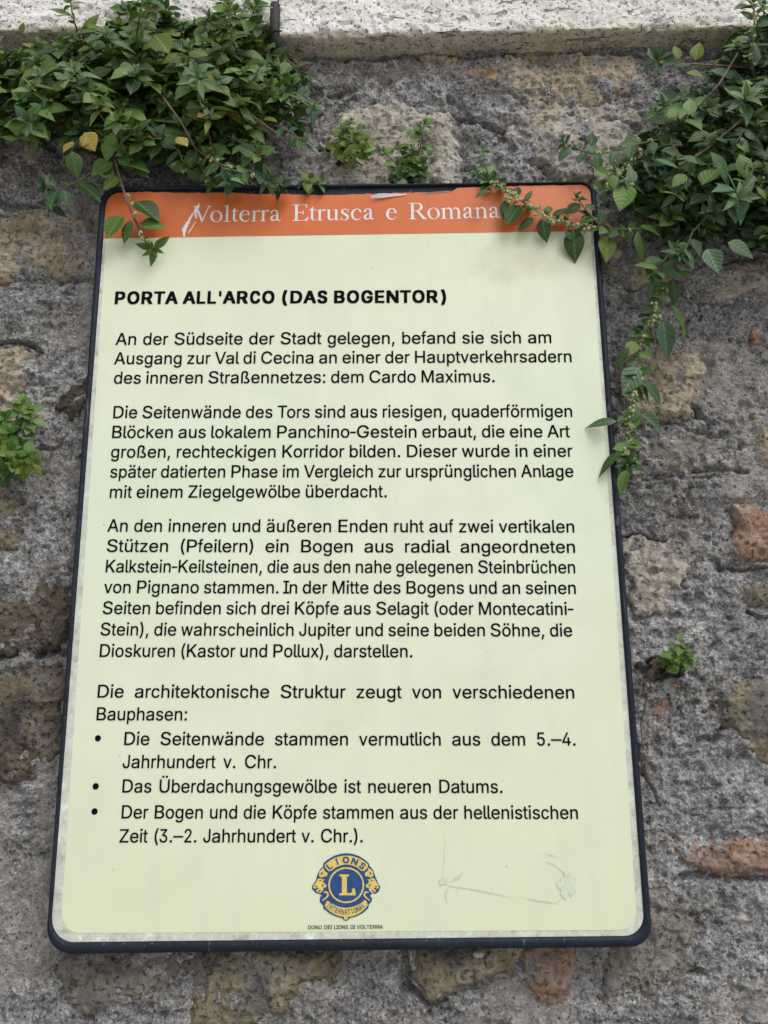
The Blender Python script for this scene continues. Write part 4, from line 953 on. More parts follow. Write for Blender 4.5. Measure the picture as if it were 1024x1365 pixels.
def line(text, p0, p1, cap, font='sans', mat='ink', y=SIGN_Y - 3 * L, space=.278, track=0.0, name='lettering', parent=None, capu=716):
    """one printed line between two baseline points (photo pixels); cap = letter height in metres"""
    D = FONT[font]
    a, b = Vector(fp(*p0)), Vector(fp(*p1))
    u = (b - a).normalized(); v = Vector((-u.y, u.x))
    s = cap / capu
    W = (b - a).length
    adv = [D[c][0] if c != ' ' else None for c in text]
    nat = sum(x for x in adv if x is not None)
    for c, d in zip(text[:-1], text[1:]):
        if d in 'aeoru': nat -= {'serif': {'V': 95}, 'sans': {'V': 40, 'T': 70}, 'bold': {}}[font].get(c, 0)
    first, last = D[text[0]], D[text[-1]]
    lb = min(p[0] for q in first[1] for p in q); rb = last[0] - max(p[0] for q in last[1] for p in q)
    nsp = text.count(' ')
    hx = 1.0
    if nsp:
        sp = (W / s - (nat - lb - rb)) / nsp
        lo, hi = space * 1000 * .80, space * 1000 * 1.9
        if sp < lo: hx = (W / s) / (nat - lb - rb + lo * nsp); sp = lo
        elif sp > hi and nsp > 3: hx = min(1.07, (W / s) / (nat - lb - rb + hi * nsp)); sp = (W / s / hx - (nat - lb - rb)) / nsp
    else:
        hx = (W / s) / (nat - lb - rb); sp = 0
    x = -lb
    loops = []
    KN = {'serif': {'V': 95}, 'sans': {'V': 40, 'T': 70}, 'bold': {}}[font]
    for ci, (c, ad) in enumerate(zip(text, adv)):
        if ad is None: x += sp; continue
        for q in D[c][1]:
            loops.append([tuple(a + u * ((x + px) * s * hx) + v * (py * s)) for px, py in q])
        x += ad
        if c in KN and ci + 1 < len(text) and text[ci + 1] in 'aeoru': x -= KN[c]
    o = flat(name, loops, y, M[mat], parent or sign)
    return o, hx, sp


LINES = [
    ("An der Südseite der Stadt gelegen, befand sie sich am", 154.1, 460.0, 735.2, 457.6),
    ("Ausgang zur Val di Cecina an einer der Hauptverkehrsadern", 152.3, 485.8, 762.2, 482.9),
    ("des inneren Straßennetzes: dem Cardo Maximus.", 152.0, 511.7, 659.6, 509.6),
    ("Die Seitenwände des Tors sind aus riesigen, quaderförmigen", 151.0, 557.6, 763.0, 556.0),
    ("Blöcken aus lokalem Panchino-Gestein erbaut, die eine Art", 149.5, 584.0, 760.0, 583.0),
    ("großen, rechteckigen Korridor bilden. Dieser wurde in einer", 148.0, 610.3, 763.6, 609.0),
    ("später datierten Phase im Vergleich zur ursprünglichen Anlage", 147.0, 636.8, 764.7, 636.0),
    ("mit einem Ziegelgewölbe überdacht.", 146.4, 663.8, 515.8, 663.0),
    ("An den inneren und äußeren Enden ruht auf zwei vertikalen", 143.2, 708.8, 765.8, 710.0),
    ("Stützen (Pfeilern) ein Bogen aus radial angeordneten", 142.5, 735.7, 766.8, 737.0),
    ("Kalkstein-Keilsteinen, die aus den nahe gelegenen Steinbrüchen", 141.0, 763.0, 767.0, 764.2),
    ("von Pignano stammen. In der Mitte des Bogens und an seinen", 138.6, 790.6, 767.9, 791.8),
    ("Seiten befinden sich drei Köpfe aus Selagit (oder Montecatini-", 136.9, 818.5, 764.7, 819.7),
    ("Stein), die wahrscheinlich Jupiter und seine beiden Söhne, die", 134.0, 847.0, 763.0, 848.4),
    ("Dioskuren (Kastor und Pollux), darstellen.", 133.0, 875.6, 549.9, 876.2),
    ("Die architektonische Struktur zeugt von verschiedenen", 130.2, 929.8, 765.8, 931.0),
    ("Bauphasen:", 128.8, 960.0, 249.4, 960.3),
    ("Die Seitenwände stammen vermutlich aus dem 5.–4.", 165.7, 993.0, 767.5, 993.8),
    ("Jahrhundert v. Chr.", 163.6, 1023.6, 368.2, 1023.8),
    ("Das Überdachungsgewölbe ist neueren Datums.", 163.2, 1056.3, 670.0, 1056.9),
    ("Der Bogen und die Köpfe stammen aus der hellenistischen", 162.2, 1090.8, 770.7, 1091.5),
    ("Zeit (3.–2. Jahrhundert v. Chr.).", 159.4, 1122.8, 483.8, 1122.6),
]
CAP = .01205
def capm(px, py, h):
    return (at(px, py - h, SIGN_Y) - at(px, py, SIGN_Y)).length
print('caps', capm(160, 460, 15.9), capm(150, 663, 15.9), capm(143, 790, 16.6), capm(130, 930, 17.3), capm(160, 1091, 17.8))
for i, (t, xa, ya, xb, yb) in enumerate(LINES):
    o, hx, sp = line(t, (xa, ya), (xb, yb), capm(xa, ya, 15.8 + (ya - 460) / 660 * 1.9))
    print(round(hx, 3), round(sp), t[:20])
line("PORTA ALL'ARCO (DAS BOGENTOR)", (153, 405.8), (594.9, 403.8), capm(153, 405, 16.8), 'bold', space=.342, capu=727)
line("Volterra Etrusca e Romana", (256.5, 296.8), (667.5, 291.2), capm(400, 295, 21.5), 'serif', 'serifink', space=.25, capu=655)
line("DONO DEI LIONS DI VOLTERRA", (411, 1238.4), (510.4, 1237.6), capm(411, 1238, 5.0), 'sans', space=.278)
for bx_, by_ in ((131, 984), (128, 1048), (126.5, 1081.5)):
    c_ = Vector(fp(bx_, by_))
    flat('bullet_dot', [[(c_.x + .0027 * math.cos(a * math.pi / 10), c_.y + .0027 * math.sin(a * math.pi / 10)) for a in range(20)]], SIGN_Y - 3 * L, M['ink'], sign)


# emblem ----------------------------------------------------------------
def ep(x, y):
    return fp(380 + x / 5.69, 1100 + y / 5.69)


def arcp(cx_, cy_, r, a0, a1, n=24):
    return [(cx_ + r * math.cos(R(a0 + (a1 - a0) * i / n)), cy_ - r * math.sin(R(a0 + (a1 - a0) * i / n))) for i in range(n + 1)]


def eshape(name, loops, lev, mat, parent):
    return flat(name, [[ep(*p) for p in lp] for lp in loops], SIGN_Y - (3 + lev) * L, M[mat], parent)


sil = [(290, 290), (320, 262), (370, 232), (420, 216), (463, 211), (510, 216), (560, 232), (605, 260), (638, 290), (640, 306), (665, 332), (685, 385),
       (702, 430), (724, 468), (712, 497), (690, 518), (662, 515), (648, 532), (662, 560), (655, 582), (636, 600), (632, 628), (590, 665), (540, 690),
       (490, 704), (480, 718), (463, 724), (446, 718), (438, 704), (390, 692), (340, 668), (292, 630), (290, 605), (265, 582), (266, 545), (282, 530), (262, 520),
       (235, 512), (207, 482), (206, 460), (233, 420), (250, 365), (270, 330), (292, 310)]
emb = eshape('emblem', [sil], 0, 'eblue', sign)
emb['label'] = 'round blue and yellow emblem with a large letter L between two lion heads'
eshape('emblem_banner', [[(305, 318)] + arcp(466, 455, 226, 136, 44, 20) + [(630, 318), (600, 346)] + arcp(466, 455, 158, 46, 134, 20) + [(335, 350)]], 1, 'egold', emb)
eshape('emblem_banner', [[(304, 606)] + arcp(463, 498, 196, 216, 324, 22) + [(628, 606), (618, 572), (600, 566)] + arcp(463, 424, 200, 313, 227, 20) + [(318, 572)]], 1, 'egold', emb)
eshape('emblem_ring', [arcp(465, 453, 136, 0, 360, 48)[:-1], arcp(465, 453, 124, 0, 360, 48)[:-1]], 1, 'egold', emb)
eshape('emblem_letter', [[(413, 371), (487, 371), (487, 384), (470, 390), (470, 513), (498, 513), (512, 502), (507, 484), (520, 474), (532, 482), (538, 530), (413, 530), (413, 517), (432, 511), (432, 390), (413, 384)]], 1, 'egold', emb)
head = [[(258, 384), (262, 352), (280, 330), (296, 322), (300, 344), (324, 362), (320, 384), (292, 390), (276, 396)],
        [(250, 404), (284, 398), (272, 408), (304, 410), (288, 424), (300, 440), (318, 456), (306, 474), (294, 470), (290, 492), (270, 512), (246, 506), (236, 492), (258, 478), (244, 470), (228, 482), (214, 470), (222, 448), (238, 428)]]
mir = [[(929 - x, y) for x, y in lp] for lp in head]
eshape('lion_head', head, 1, 'egold', emb)
eshape('lion_head', mir, 1, 'egold', emb)
curl = [(292, 505), (312, 498), (328, 505), (334, 530), (318, 552), (288, 572), (282, 566), (306, 548), (320, 530), (316, 512), (300, 512)]
for k_ in (0, 1):
    f_ = (lambda x: 929 - x) if k_ else (lambda x: x)
    for lp in ([(256, 420), (270, 412), (284, 414), (272, 420)], [(222, 462), (236, 458), (250, 464), (236, 467)], [(250, 500), (268, 486), (274, 490), (258, 505)], [(284, 440), (292, 452), (286, 468), (280, 454)], [(270, 368), (284, 352), (292, 356), (278, 374)]):
        eshape('lion_face_line', [[(f_(x), y) for x, y in lp]], 2, 'eblue', emb)
eshape('emblem_scroll', [curl], 1, 'egold', emb)
eshape('emblem_scroll', [[(929 - x, y) for x, y in curl]], 1, 'egold', emb)
eshape('emblem_scroll', [arcp(463, 700, 15, 0, 360, 16)[:-1]], 2, 'egold', emb)


def arc_text(txt, cx_, cy_, rad, a_start, a_end, size, font, bottom=False, hx=1.0):
    D = FONT[font]; loops = []
    for i, ch in enumerate(txt):
        a = R(a_start + (a_end - a_start) * i / (len(txt) - 1))
        ox, oy = cx_ + rad * math.cos(a), cy_ - rad * math.sin(a)
        up = Vector((math.cos(a), -math.sin(a))) * (-1 if bottom else 1)      # crop coords, y down
        rt = Vector((-up.y, up.x))
        ad, q = D[ch]
        s = size / 716
        for lp in q:
            loops.append([(ox + rt.x * (px - ad / 2) * s * hx + up.x * py * s, oy + rt.y * (px - ad / 2) * s * hx + up.y * py * s) for px, py in lp])
    return loops


eshape('emblem_lettering', arc_text('LIONS', 464, 455, 169, 131, 50, 48, 'bold' if 'I' in FONT['bold'] else 'sans'), 2, 'eblue', emb)
eshape('emblem_lettering', arc_text('INTERNATIONAL', 463, 470, 205, 226, 314, 38, 'sans', True, .60), 2, 'eblue', emb)

# chips and stains on the print ---------------------------------------------
def blot(name, pts, wid, lev, mat, jit=.5, par=None):
    """irregular hand-width stroke through photo pixels"""
    P = [Vector(fp(*p)) for p in pts]
    lt, rt = [], []
    dense = []
    for a, b in zip(P[:-1], P[1:]):
        m = max(1, int((b - a).length / .0008))
        dense += [a.lerp(b, i / m) for i in range(m)]
    dense.append(P[-1])
    for i, p in enumerate(dense):
        t = (dense[min(i + 1, len(dense) - 1)] - dense[max(0, i - 1)]).normalized()
        nrm = Vector((-t.y, t.x))
        tt = i / max(1, len(dense) - 1)
        ww = wid * (.35 + .65 * math.sin(math.pi * min(1, max(0, tt)))) * .5
        lt.append(p + nrm * ww * random.uniform(1 - jit, 1 + jit)); rt.append(p - nrm * ww * random.uniform(1 - jit, 1 + jit))
    V = []
    for a, b in zip(lt, rt): V += [(a.x, SIGN_Y - lev * L, a.y), (b.x, SIGN_Y - lev * L, b.y)]
    F = [(2 * i, 2 * i + 2, 2 * i + 3, 2 * i + 1) for i in range(len(lt) - 1)]
    return link(name, mesh_np(name, V, F), M[mat], par or sign, False)


M['stain'] = plain('brown_stain', (.585, .60, .44), .7, 900, .2)
M['grime'] = plain('faint_grime', (.60, .66, .50), .7, 500, .06)
for ci, (pts, w_) in enumerate((([(266, 272), (261, 283), (262, 292)], .0045), ([(258, 284), (252, 296), (247, 310)], .0035), ([(250, 296), (246, 306), (246, 317)], .005), ([(262, 296), (256, 305), (251, 312)], .0016), ([(248, 320), (247, 326)], .0008))):
    blot('paint_chip', pts, w_ * .75, 4 + ci * .3, 'chip', .45)
for pts, w_ in (
        ([(594, 1110), (592, 1150), (590, 1168)], .0005), ([(588, 1172), (598, 1180), (640, 1187), (684, 1196)], .0011),
        ([(600, 1176), (618, 1162)], .0012), ([(606, 1174), (616, 1168)], .0008), ([(598, 1182), (594, 1192), (596, 1204)], .0009), ([(610, 1182), (610, 1195)], .0007),
        ([(700, 1196), (712, 1200), (730, 1202), (742, 1204), (750, 1196)], .0011), ([(726, 1137), (745, 1142)], .0009), ([(728, 1148), (742, 1154), (752, 1164), (760, 1172)], .0010),
        ([(654, 1186), (657, 1183)], .0009), ([(675, 1152), (677, 1156)], .0010), ([(711, 1202), (714, 1196)], .0006)):
    blot('stain', pts, w_ * .65, 4, 'stain', .9)
def patch(name, cxp, cyp, rx, rz, lev, mat, seed):
    c = fp(cxp, cyp); rr_ = random.Random(seed)
    ph = [rr_.uniform(0, 6.28) for _ in range(6)]
    pts = []
    for i in range(64):
        a = 2 * math.pi * i / 64
        k = 1 + .18 * math.sin(2 * a + ph[0]) + .14 * math.sin(5 * a + ph[1]) + .12 * math.sin(9 * a + ph[2]) + .10 * math.sin(17 * a + ph[3])
        pts.append((c[0] + rx * k * math.cos(a), c[1] + rz * k * math.sin(a)))
    flat(name, [pts], SIGN_Y - lev * L, M[mat], sign)
patch('stain', 756, 1180, .0065, .0105, 3.4, 'grime', 1)
patch('stain', 591, 1174, .0035, .003, 3.4, 'grime', 2)
for i in range(26):
    xx_, yy_ = random.choice([(random.uniform(745, 765), random.uniform(1160, 1192)), (random.uniform(590, 760), random.uniform(1130, 1210)), (random.uniform(160, 840), random.uniform(330, 1230))])
    blot('speck', [(xx_, yy_), (xx_ + 1.2, yy_ + .8)], random.uniform(.0004, .0009), 4, 'stain', .5)

# curl of torn foil lifting from the heading
V = []
pa = [fp(494, 265), fp(505, 261), fp(520, 260), (fp(541, 259.5))]
pb = [fp(496, 266.5), fp(507, 266), fp(522, 263.5), (fp(543, 260.5))]
for i, (a, b) in enumerate(zip(pa, pb)):
    lift = [.004, .0035, .002, .0006][i]
    V += [(a[0], SIGN_Y - .0006 - lift, a[1]), (b[0], SIGN_Y - .0006 - lift * .6, b[1])]
F = [(2 * i, 2 * i + 2, 2 * i + 3, 2 * i + 1) for i in range(3)]
link('torn_strip', mesh_np('torn_strip', V, F), M['foil'], sign)
blot('torn_strip', [(560, 259), (580, 257), (604, 255.5)], .0010, 4, 'board', .5)

# ================================================================== PLANTS
UP = Vector((0, 0, 1)); OUT = Vector((0, -1, 0))


def leaf_mesh(name, wid, fold, droop, curl, twist, mat):
    """leaf along +Y, upper side +Z, unit length, pointed tip, folded along the rib"""
    T = [0, .06, .12, .21, .33, .47, .62, .77, .90, 1.0]
    Wd = [.02, .03, .38, .74, .96, 1.0, .86, .56, .22, 0.0]
    S = [-1, -.5, 0, .5, 1]
    V, F, UV = [], [], []
    for t, wv in zip(T, Wd):
        hw = wid * wv
        tw = twist * t
        for s in S:
            xx = s * hw
            zz = fold * abs(s) * hw * 1.2 - curl * (s * s) * hw - droop * t * t + .010 * math.sin(9 * t + 2.1 * s) * wv
            x2 = xx * math.cos(tw) - zz * math.sin(tw) * .3
            z2 = zz + xx * math.sin(tw)
            V.append((x2, t, z2)); UV.append((.5 + .5 * s * max(wv, .2), t))
    k = len(S)
    for i in range(len(T) - 1):
        for j in range(k - 1):
            F.append((i * k + j, i * k + j + 1, (i + 1) * k + j + 1, (i + 1) * k + j))
    me = bpy.data.meshes.new(name)
    me.from_pydata(V, [], F)
    uvl = me.uv_layers.new(name='UVMap')
    for lp in me.loops: uvl.data[lp.index].uv = UV[lp.vertex_index]
    me.polygons.foreach_set('use_smooth', np.ones(len(F), bool))
    me.materials.append(mat)
    me.update()
    return me, np.array(V), F, UV


SHAPES = {'broad': [(.32, .25, .18, .15, .1), (.29, .15, .30, .25, -.25), (.35, .32, .10, .1, .2), (.30, .1, .42, .3, .0)],
          'slim': [(.20, .5, .22, .1, .15), (.17, .3, .35, .2, -.3), (.22, .6, .12, .05, .25), (.19, .15, .5, .1, -.1)],
          'round': [(.40, .2, .15, .2, .1), (.36, .35, .25, .3, -.2), (.43, .1, .30, .2, .0)]}
LM = {}
for tone, mt in LEAFM.items():
    for sh, vs in SHAPES.items():
        for i, v in enumerate(vs):
            LM[(tone, sh, i)] = leaf_mesh('leaf', *v, mt)


def rnd_unit():
    while True:
        v = Vector((random.uniform(-1, 1), random.uniform(-1, 1), random.uniform(-1, 1)))
        if .05 < v.length < 1: return v.normalized()


class Plant:
    def __init__(s, base, label, group=None, name='wall_plant'):
        s.o = empty(name, base, label, 'plant', group)
        s.base = Vector(base)
        s.leaves = []
        s.big = 'big' in label
        s.fl = []

    def leaf(s, p, axis, nrm, size, sh='broad', tone='mid'):
        axis = axis.normalized()
        if s.big and random.random() < .018: tone = random.choice(('dead', 'dead', 'yellow', 'lime')); size *= .75
        nrm = nrm - axis * nrm.dot(axis)
        if nrm.length < .05: nrm = OUT - axis * OUT.dot(axis)
        if nrm.length < .05: nrm = UP.copy()
        nrm.normalize()
        xx = axis.cross(nrm)
        p = Vector(p)
        tip = p + axis * size
        lim = -.006
        on_sign = (-.262 < tip.x < .268 and BASE_Z - .01 < tip.z < BASE_Z + .715)
        lim = SIGN_Y - .004 if on_sign else -.013
        if tip.y > lim:                                # keep tips clear of wall and board
            a2 = tip; a2.y = lim
            axis = (a2 - p).normalized()
            nrm = (nrm - axis * nrm.dot(axis)).normalized(); xx = axis.cross(nrm)
        m = Matrix((xx * size, axis * size, nrm * size)).transposed()
        s.leaves.append((p, m, size, (tone, sh, random.randrange(len(SHAPES[sh])))))

    def stem(s, pts, r0=.0012, r1=.0006, mat='stem'):
        b = MB()
        n = len(pts)
        b.tube(pts, [r0 + (r1 - r0) * i / (n - 1) for i in range(n)], 5)
        b.build('stem', M[mat], s.o)

    def flowers(s, p, n=7, spread=.0035, r=.0015):
        s.fl.append((Vector(p), n, spread, r))

    def rosette(s, p, d, size, n=9, sh='slim', tone='pale', tone2=None, open_=1.0):
        d = d.normalized()
        a = d.cross(UP)
        if a.length < .2: a = d.cross(Vector((1, 0, 0)))
        a.normalize(); b = d.cross(a)
        ph = random.random() * 6.28
        for i in range(n):
            t = i / max(1, n - 1)                       # 0 inner .. 1 outer
            az = ph + i * 2.39996
            el = R(22 + 62 * t * open_ + random.uniform(-10, 10))
            rad = a * math.cos(az) + b * math.sin(az)
            ax = d * math.cos(el) + rad * math.sin(el)
            nr = d * math.sin(el) - rad * math.cos(el) + rnd_unit() * .15
            L_ = size * (.38 + .62 * t) * random.uniform(.85, 1.12)
            tn = tone if (t < .7 or tone2 is None) else tone2
            s.leaf(p - d * .006 * t, ax, nr, L_, sh, tn)

    def shoot(s, pts, size, tone, tipt, sh='broad', n=8, t0=.15, tiptone=None, r0=.0012, stemmat='stem', ros=8, tdir=None, fl=0, tsize=None, tsh='slim', spread=1.0):
        """stem through world points with alternate leaves and a rosette at its tip"""
        P = [Vector(p) for p in pts]
        Q = []
        E_ = [P[0] * 2 - P[1]] + P + [P[-1] * 2 - P[-2]]
        for i in range(1, len(E_) - 2):
            for k in range(6):
                t = k / 6
                a, b, c, d = E_[i - 1:i + 3]
                Q.append(.5 * ((2 * b) + (c - a) * t + (2 * a - 5 * b + 4 * c - d) * t * t + (3 * b - a - 3 * c + d) * t ** 3))
        Q.append(P[-1])
        s.stem(Q, r0, r0 * .5, stemmat)
        m = len(Q) - 1
        sd_ = random.choice((-1, 1))
        for i in range(n):
            t = t0 + (0.97 - t0) * (i + .5) / n
            f = t * m; j = min(m - 1, int(f)); p = Q[j].lerp(Q[j + 1], f - j)
            tg = (Q[j + 1] - Q[j]).normalized()
            vw = (OUT + UP * .35).normalized()
            lat = tg.cross(vw)
            if lat.length < .1: lat = Vector((1, 0, 0))
            lat.normalize(); sd_ = -sd_
            ax = lat * sd_ * spread + tg * random.uniform(.15, .75) + vw * random.uniform(-.25, .5) + rnd_unit() * .25 - UP * .12
            nr = vw * 1.0 + UP * .25 + rnd_unit() * .5
            s.leaf(p, ax, nr, size * random.uniform(.5, 1.25), sh, random.choice(tone))
            if fl and random.random() < fl: s.flowers(p, random.randint(4, 8))
        if ros:
            d = tdir if tdir is not None else ((Q[-1] - Q[-3]).normalized() + OUT * .8 + UP * .1)
            s.rosette(Q[-1], d, tsize or size * .95, ros, tsh, tiptone or tipt, random.choice(tone))

    def finish(s, cap=290):
        def key(l):
            q = l[0] - CAM
            # what shows largest: near the camera, in the picture
            px = F_PX * q.dot(cx) / q.dot(cf) + IW / 2; py = F_PX * q.dot(cd) / q.dot(cf) + IH / 2
            inside = -20 < px < IW + 20 and -20 < py < IH + 20
            return (0 if inside else 1, l[0].y - l[2] * .8)
        s.leaves.sort(key=key)
        base = s.base
        for p, m, size, k in s.leaves[:cap]:
            o = bpy.data.objects.new('leaf', LM[k][0])
            COL.objects.link(o)
            o.parent = s.o
            o.matrix_local = Matrix.Translation(p - base) @ m.to_4x4()
        rest = s.leaves[cap:]
        if rest:
            VV, FF, UVs, MI, mats = [], [], [], [], []
            off = 0
            for p, m, size, k in rest:
                me, V, F, UV = LM[k]
                mm = np.array(m)
                VV.append(V @ mm.T + np.array(p - base)); FF.append(np.array(F) + off); off += len(V)
                if me.materials[0] not in mats: mats.append(me.materials[0])
                MI += [mats.index(me.materials[0])] * len(F)
                UVs.append(np.array(UV))
            VV = np.concatenate(VV); FF = np.concatenate(FF); UVs = np.concatenate(UVs)
            me = mesh_np('foliage', VV, FF)
            uvl = me.uv_layers.new(name='UVMap')
            uvl.data.foreach_set('uv', UVs[FF.ravel()].astype(np.float32).ravel())
            for mt in mats: me.materials.append(mt)
            me.polygons.foreach_set('material_index', np.array(MI, np.int32))
            me.polygons.foreach_set('use_smooth', np.ones(len(FF), bool))
            o = bpy.data.objects.new('foliage', me)
            COL.objects.link(o); o.parent = s.o
            tag(o, kind='stuff')
        for p, n_, sp_, r_ in s.fl:                       # every bud cluster is a part of its own
            b = MB()
            for _ in range(min(n_, 6)): b.blob(p + rnd_unit() * sp_ * random.random(), r_ * random.uniform(.6, 1.2), (1, 1, random.uniform(.8, 1.4)))
            b.build('flower_cluster', M['flower'], s.o, True)
        print(s.o.name, len(s.leaves))


def inpoly(x, y, poly):
    c = False
    n = len(poly)
    for i in range(n):
        x1, y1 = poly[i]; x2, y2 = poly[(i + 1) % n]
        if (y1 > y) != (y2 > y) and x < (x2 - x1) * (y - y1) / (y2 - y1) + x1: c = not c
    return c


def mass(pl, poly, n, size, tones, tips, depth, rootpts, sh='broad', sag=.5, seed=1):
    """many short shoots filling an outline; each starts at the wall near a root point"""
    random.seed(seed)
    xs_ = [p[0] for p in poly]; ys_ = [p[1] for p in poly]
    pts = []
    tries = 0
    while len(pts) < n and tries < 20000:                 # evenly scattered tips
        tries += 1
        x, y = random.uniform(min(xs_), max(xs_)), random.uniform(min(ys_), max(ys_))
        if not inpoly(x, y, poly): continue
        if any((x - a) ** 2 + (y - b) ** 2 < (15 if tries < 9000 else 10) ** 2 for a, b in pts): continue
        pts.append((x, y))
    for x, y in pts:
        ed = min(math.hypot(x - a, y - b) for a, b in poly)
        dp = random.uniform(.35, 1) * depth * (.45 + .55 * min(1, ed / 60))
        tip = at(x, y, -dp)
        rp = min(rootpts, key=lambda r: (r[0] - x) ** 2 + (r[1] - y) ** 2)
        f = random.uniform(.35, .75)
        rt = at(x + (rp[0] - x) * f, y + (rp[1] - y) * f, -.004)
        midp = rt.lerp(tip, .55) + OUT * random.uniform(.0, .012) + UP * random.uniform(0, .012)
        L_ = (tip - rt).length
        pl.shoot([rt, midp, tip], size * random.uniform(.8, 1.2), tones, random.choice(tips), sh, n=max(3, int(L_ / .0105)), t0=.2,
                 ros=random.choice((6, 7, 8)), tsize=size * random.uniform(.75, 1.05), tsh=random.choice(('slim', 'broad', 'broad', 'broad')),
                 tdir=OUT * 1.0 + UP * random.uniform(-.1, .7) + Vector((random.uniform(-.6, .6), 0, 0)), fl=.06,
                 stemmat=random.choice(('stem', 'stem', 'redstem')))


# ---- top left: the big plant spilling over the coping
A = Plant(at(190, 120, 0), 'big bushy green plant spilling over the wall top at the left of the board')
polyA = [(-90, 45), (20, 62), (70, 60), (110, 22), (140, 40), (170, 8), (215, 0), (250, 32), (300, -20), (340, 15), (368, 70), (395, 90), (415, 128), (385, 150),
         (350, 170), (322, 205), (290, 222), (240, 195), (200, 215), (160, 225), (120, 205), (80, 172), (40, 190), (-20, 170), (-90, 180)]
mass(A, polyA, 175, .0240, ['deep', 'mid', 'mid', 'mid', 'deep', 'mid', 'lime'], ['mid', 'pale', 'blue', 'mid', 'mid', 'lime'], .085,
     [(30, 110), (110, 100), (190, 110), (260, 110), (330, 110), (-40, 110)], seed=5)
random.seed(21)


def S(pl, pxs, **k):
    """shoot given as (px, py, depth in front of the wall)"""
    pl.shoot([at(a, b, -c) for a, b, c in pxs], **k)


dd = OUT + UP * .35
S(A, [(150, 100, .02), (146, 70, .06), (142, 46, .085)], size=.022, tone=['blue', 'pale'], tipt='pale', n=3, ros=11, tdir=OUT + UP * .6, tsize=.024)
S(A, [(110, 130, .03), (104, 112, .06), (100, 92, .09)], size=.018, tone=['blue', 'pale'], tipt='pale', n=2, ros=10, tdir=dd, tsize=.020)
S(A, [(240, 80, .03), (255, 85, .07), (264, 102, .095)], size=.022, tone=['pale', 'blue'], tipt='pale', n=4, ros=12, tdir=OUT + UP * -.15, tsize=.026, fl=.8)
S(A, [(310, 110, .03), (332, 104, .06), (345, 94, .08)], size=.017, tone=['pale'], tipt='pale', n=3, ros=9, tdir=dd, tsize=.016)
S(A, [(60, 120, .03), (48, 140, .06), (36, 160, .075)], size=.024, tone=['mid', 'blue'], tipt='blue', n=5, ros=8, tdir=OUT - UP * .1, tsize=.026, tsh='broad')
S(A, [(60, 150, .03), (50, 170, .05), (46, 182, .06)], size=.026, tone=['mid'], tipt='mid', n=2, ros=4, tdir=-UP + OUT * .5, tsize=.024, tsh='broad')
S(A, [(110, 60, .03), (98, 25, .07), (94, -2, .08)], size=.018, tone=['mid', 'lime'], tipt='mid', n=5, ros=7, tdir=UP + OUT, stemmat='redstem', fl=.6)
S(A, [(320, 80, .03), (306, 40, .08), (308, 12, .09)], size=.02, tone=['mid', 'blue', 'lime'], tipt='lime', n=6, ros=8, tdir=UP + OUT, fl=.5)
S(A, [(340, 60, .03), (335, 30, .07), (342, 5, .08)], size=.02, tone=['mid', 'blue'], tipt='blue', n=5, ros=8, tdir=UP + OUT)
S(A, [(180, 60, .03), (185, 30, .08), (190, 2, .09)], size=.022, tone=['mid', 'blue', 'pale'], tipt='pale', n=6, ros=9, tdir=UP + OUT)
S(A, [(350, 110, .03), (392, 130, .05), (418, 146, .05)], size=.017, tone=['mid', 'blue'], tipt='blue', n=6, ros=8, tdir=OUT + Vector((.4, 0, -.1)), stemmat='drystem')
S(A, [(370, 70, .02), (392, 88, .04), (404, 104, .04)], size=.017, tone=['blue', 'mid'], tipt='blue', n=5, ros=7, tdir=dd)
S(A, [(370, 120, .03), (395, 155, .03), (394, 168, .03)], size=.016, tone=['deep'], tipt='deep', n=3, ros=5, tsh='broad')
# the sprays falling towards the board
S(A, [(250, 190, .03), (275, 208, .05), (310, 226, .055), (356, 240, .06)], size=.021, tone=['mid', 'blue', 'deep'], tipt='blue', n=11, ros=10, tdir=OUT - UP * .5, tsize=.022, stemmat='drystem', fl=.2)
S(A, [(300, 180, .04), (330, 195, .05), (345, 205, .055)], size=.024, tone=['mid', 'deep'], tipt='mid', n=5, ros=6, tdir=OUT - UP * .2 + Vector((.3, 0, 0)), tsh='broad', tsize=.024)
S(A, [(280, 205, .04), (298, 225, .055), (305, 242, .06)], size=.020, tone=['pale', 'blue'], tipt='blue', n=4, ros=8, tdir=OUT - UP * .5)
S(A, [(230, 180, .03), (240, 205, .05), (246, 222, .05)], size=.022, tone=['mid', 'deep'], tipt='mid', n=5, ros=5, tdir=OUT - UP * .8, tsh='broad')
S(A, [(150, 205, .03), (110, 238, .045), (75, 252, .045), (58, 246, .045)], size=.019, tone=['mid', 'deep', 'blue'], tipt='blue', n=6, ros=9, tdir=OUT + Vector((-.5, 0, -.1)), stemmat='drystem')
S(A, [(100, 246, .045), (78, 258, .045), (66, 272, .045)], size=.018, tone=['deep', 'blue'], tipt='blue', n=3, ros=6, tdir=OUT - UP * .9, r0=.0008)
S(A, [(330, 190, .03), (350, 215, .045), (366, 238, .047), (372, 250, .046)], size=.018, tone=['mid', 'blue', 'deep'], tipt='blue', n=7, ros=8, tdir=OUT - UP * .6, stemmat='drystem', fl=.3)
S(A, [(260, 195, .03), (268, 222, .045), (280, 244, .046)], size=.017, tone=['mid', 'deep'], tipt='mid', n=5, ros=7, tdir=OUT - UP * .7, fl=.3)
S(A, [(345, 160, .03), (385, 175, .04), (405, 190, .04)], size=.016, tone=['mid', 'blue'], tipt='pale', n=6, ros=7, tdir=OUT + Vector((.4, 0, -.3)), stemmat='drystem')
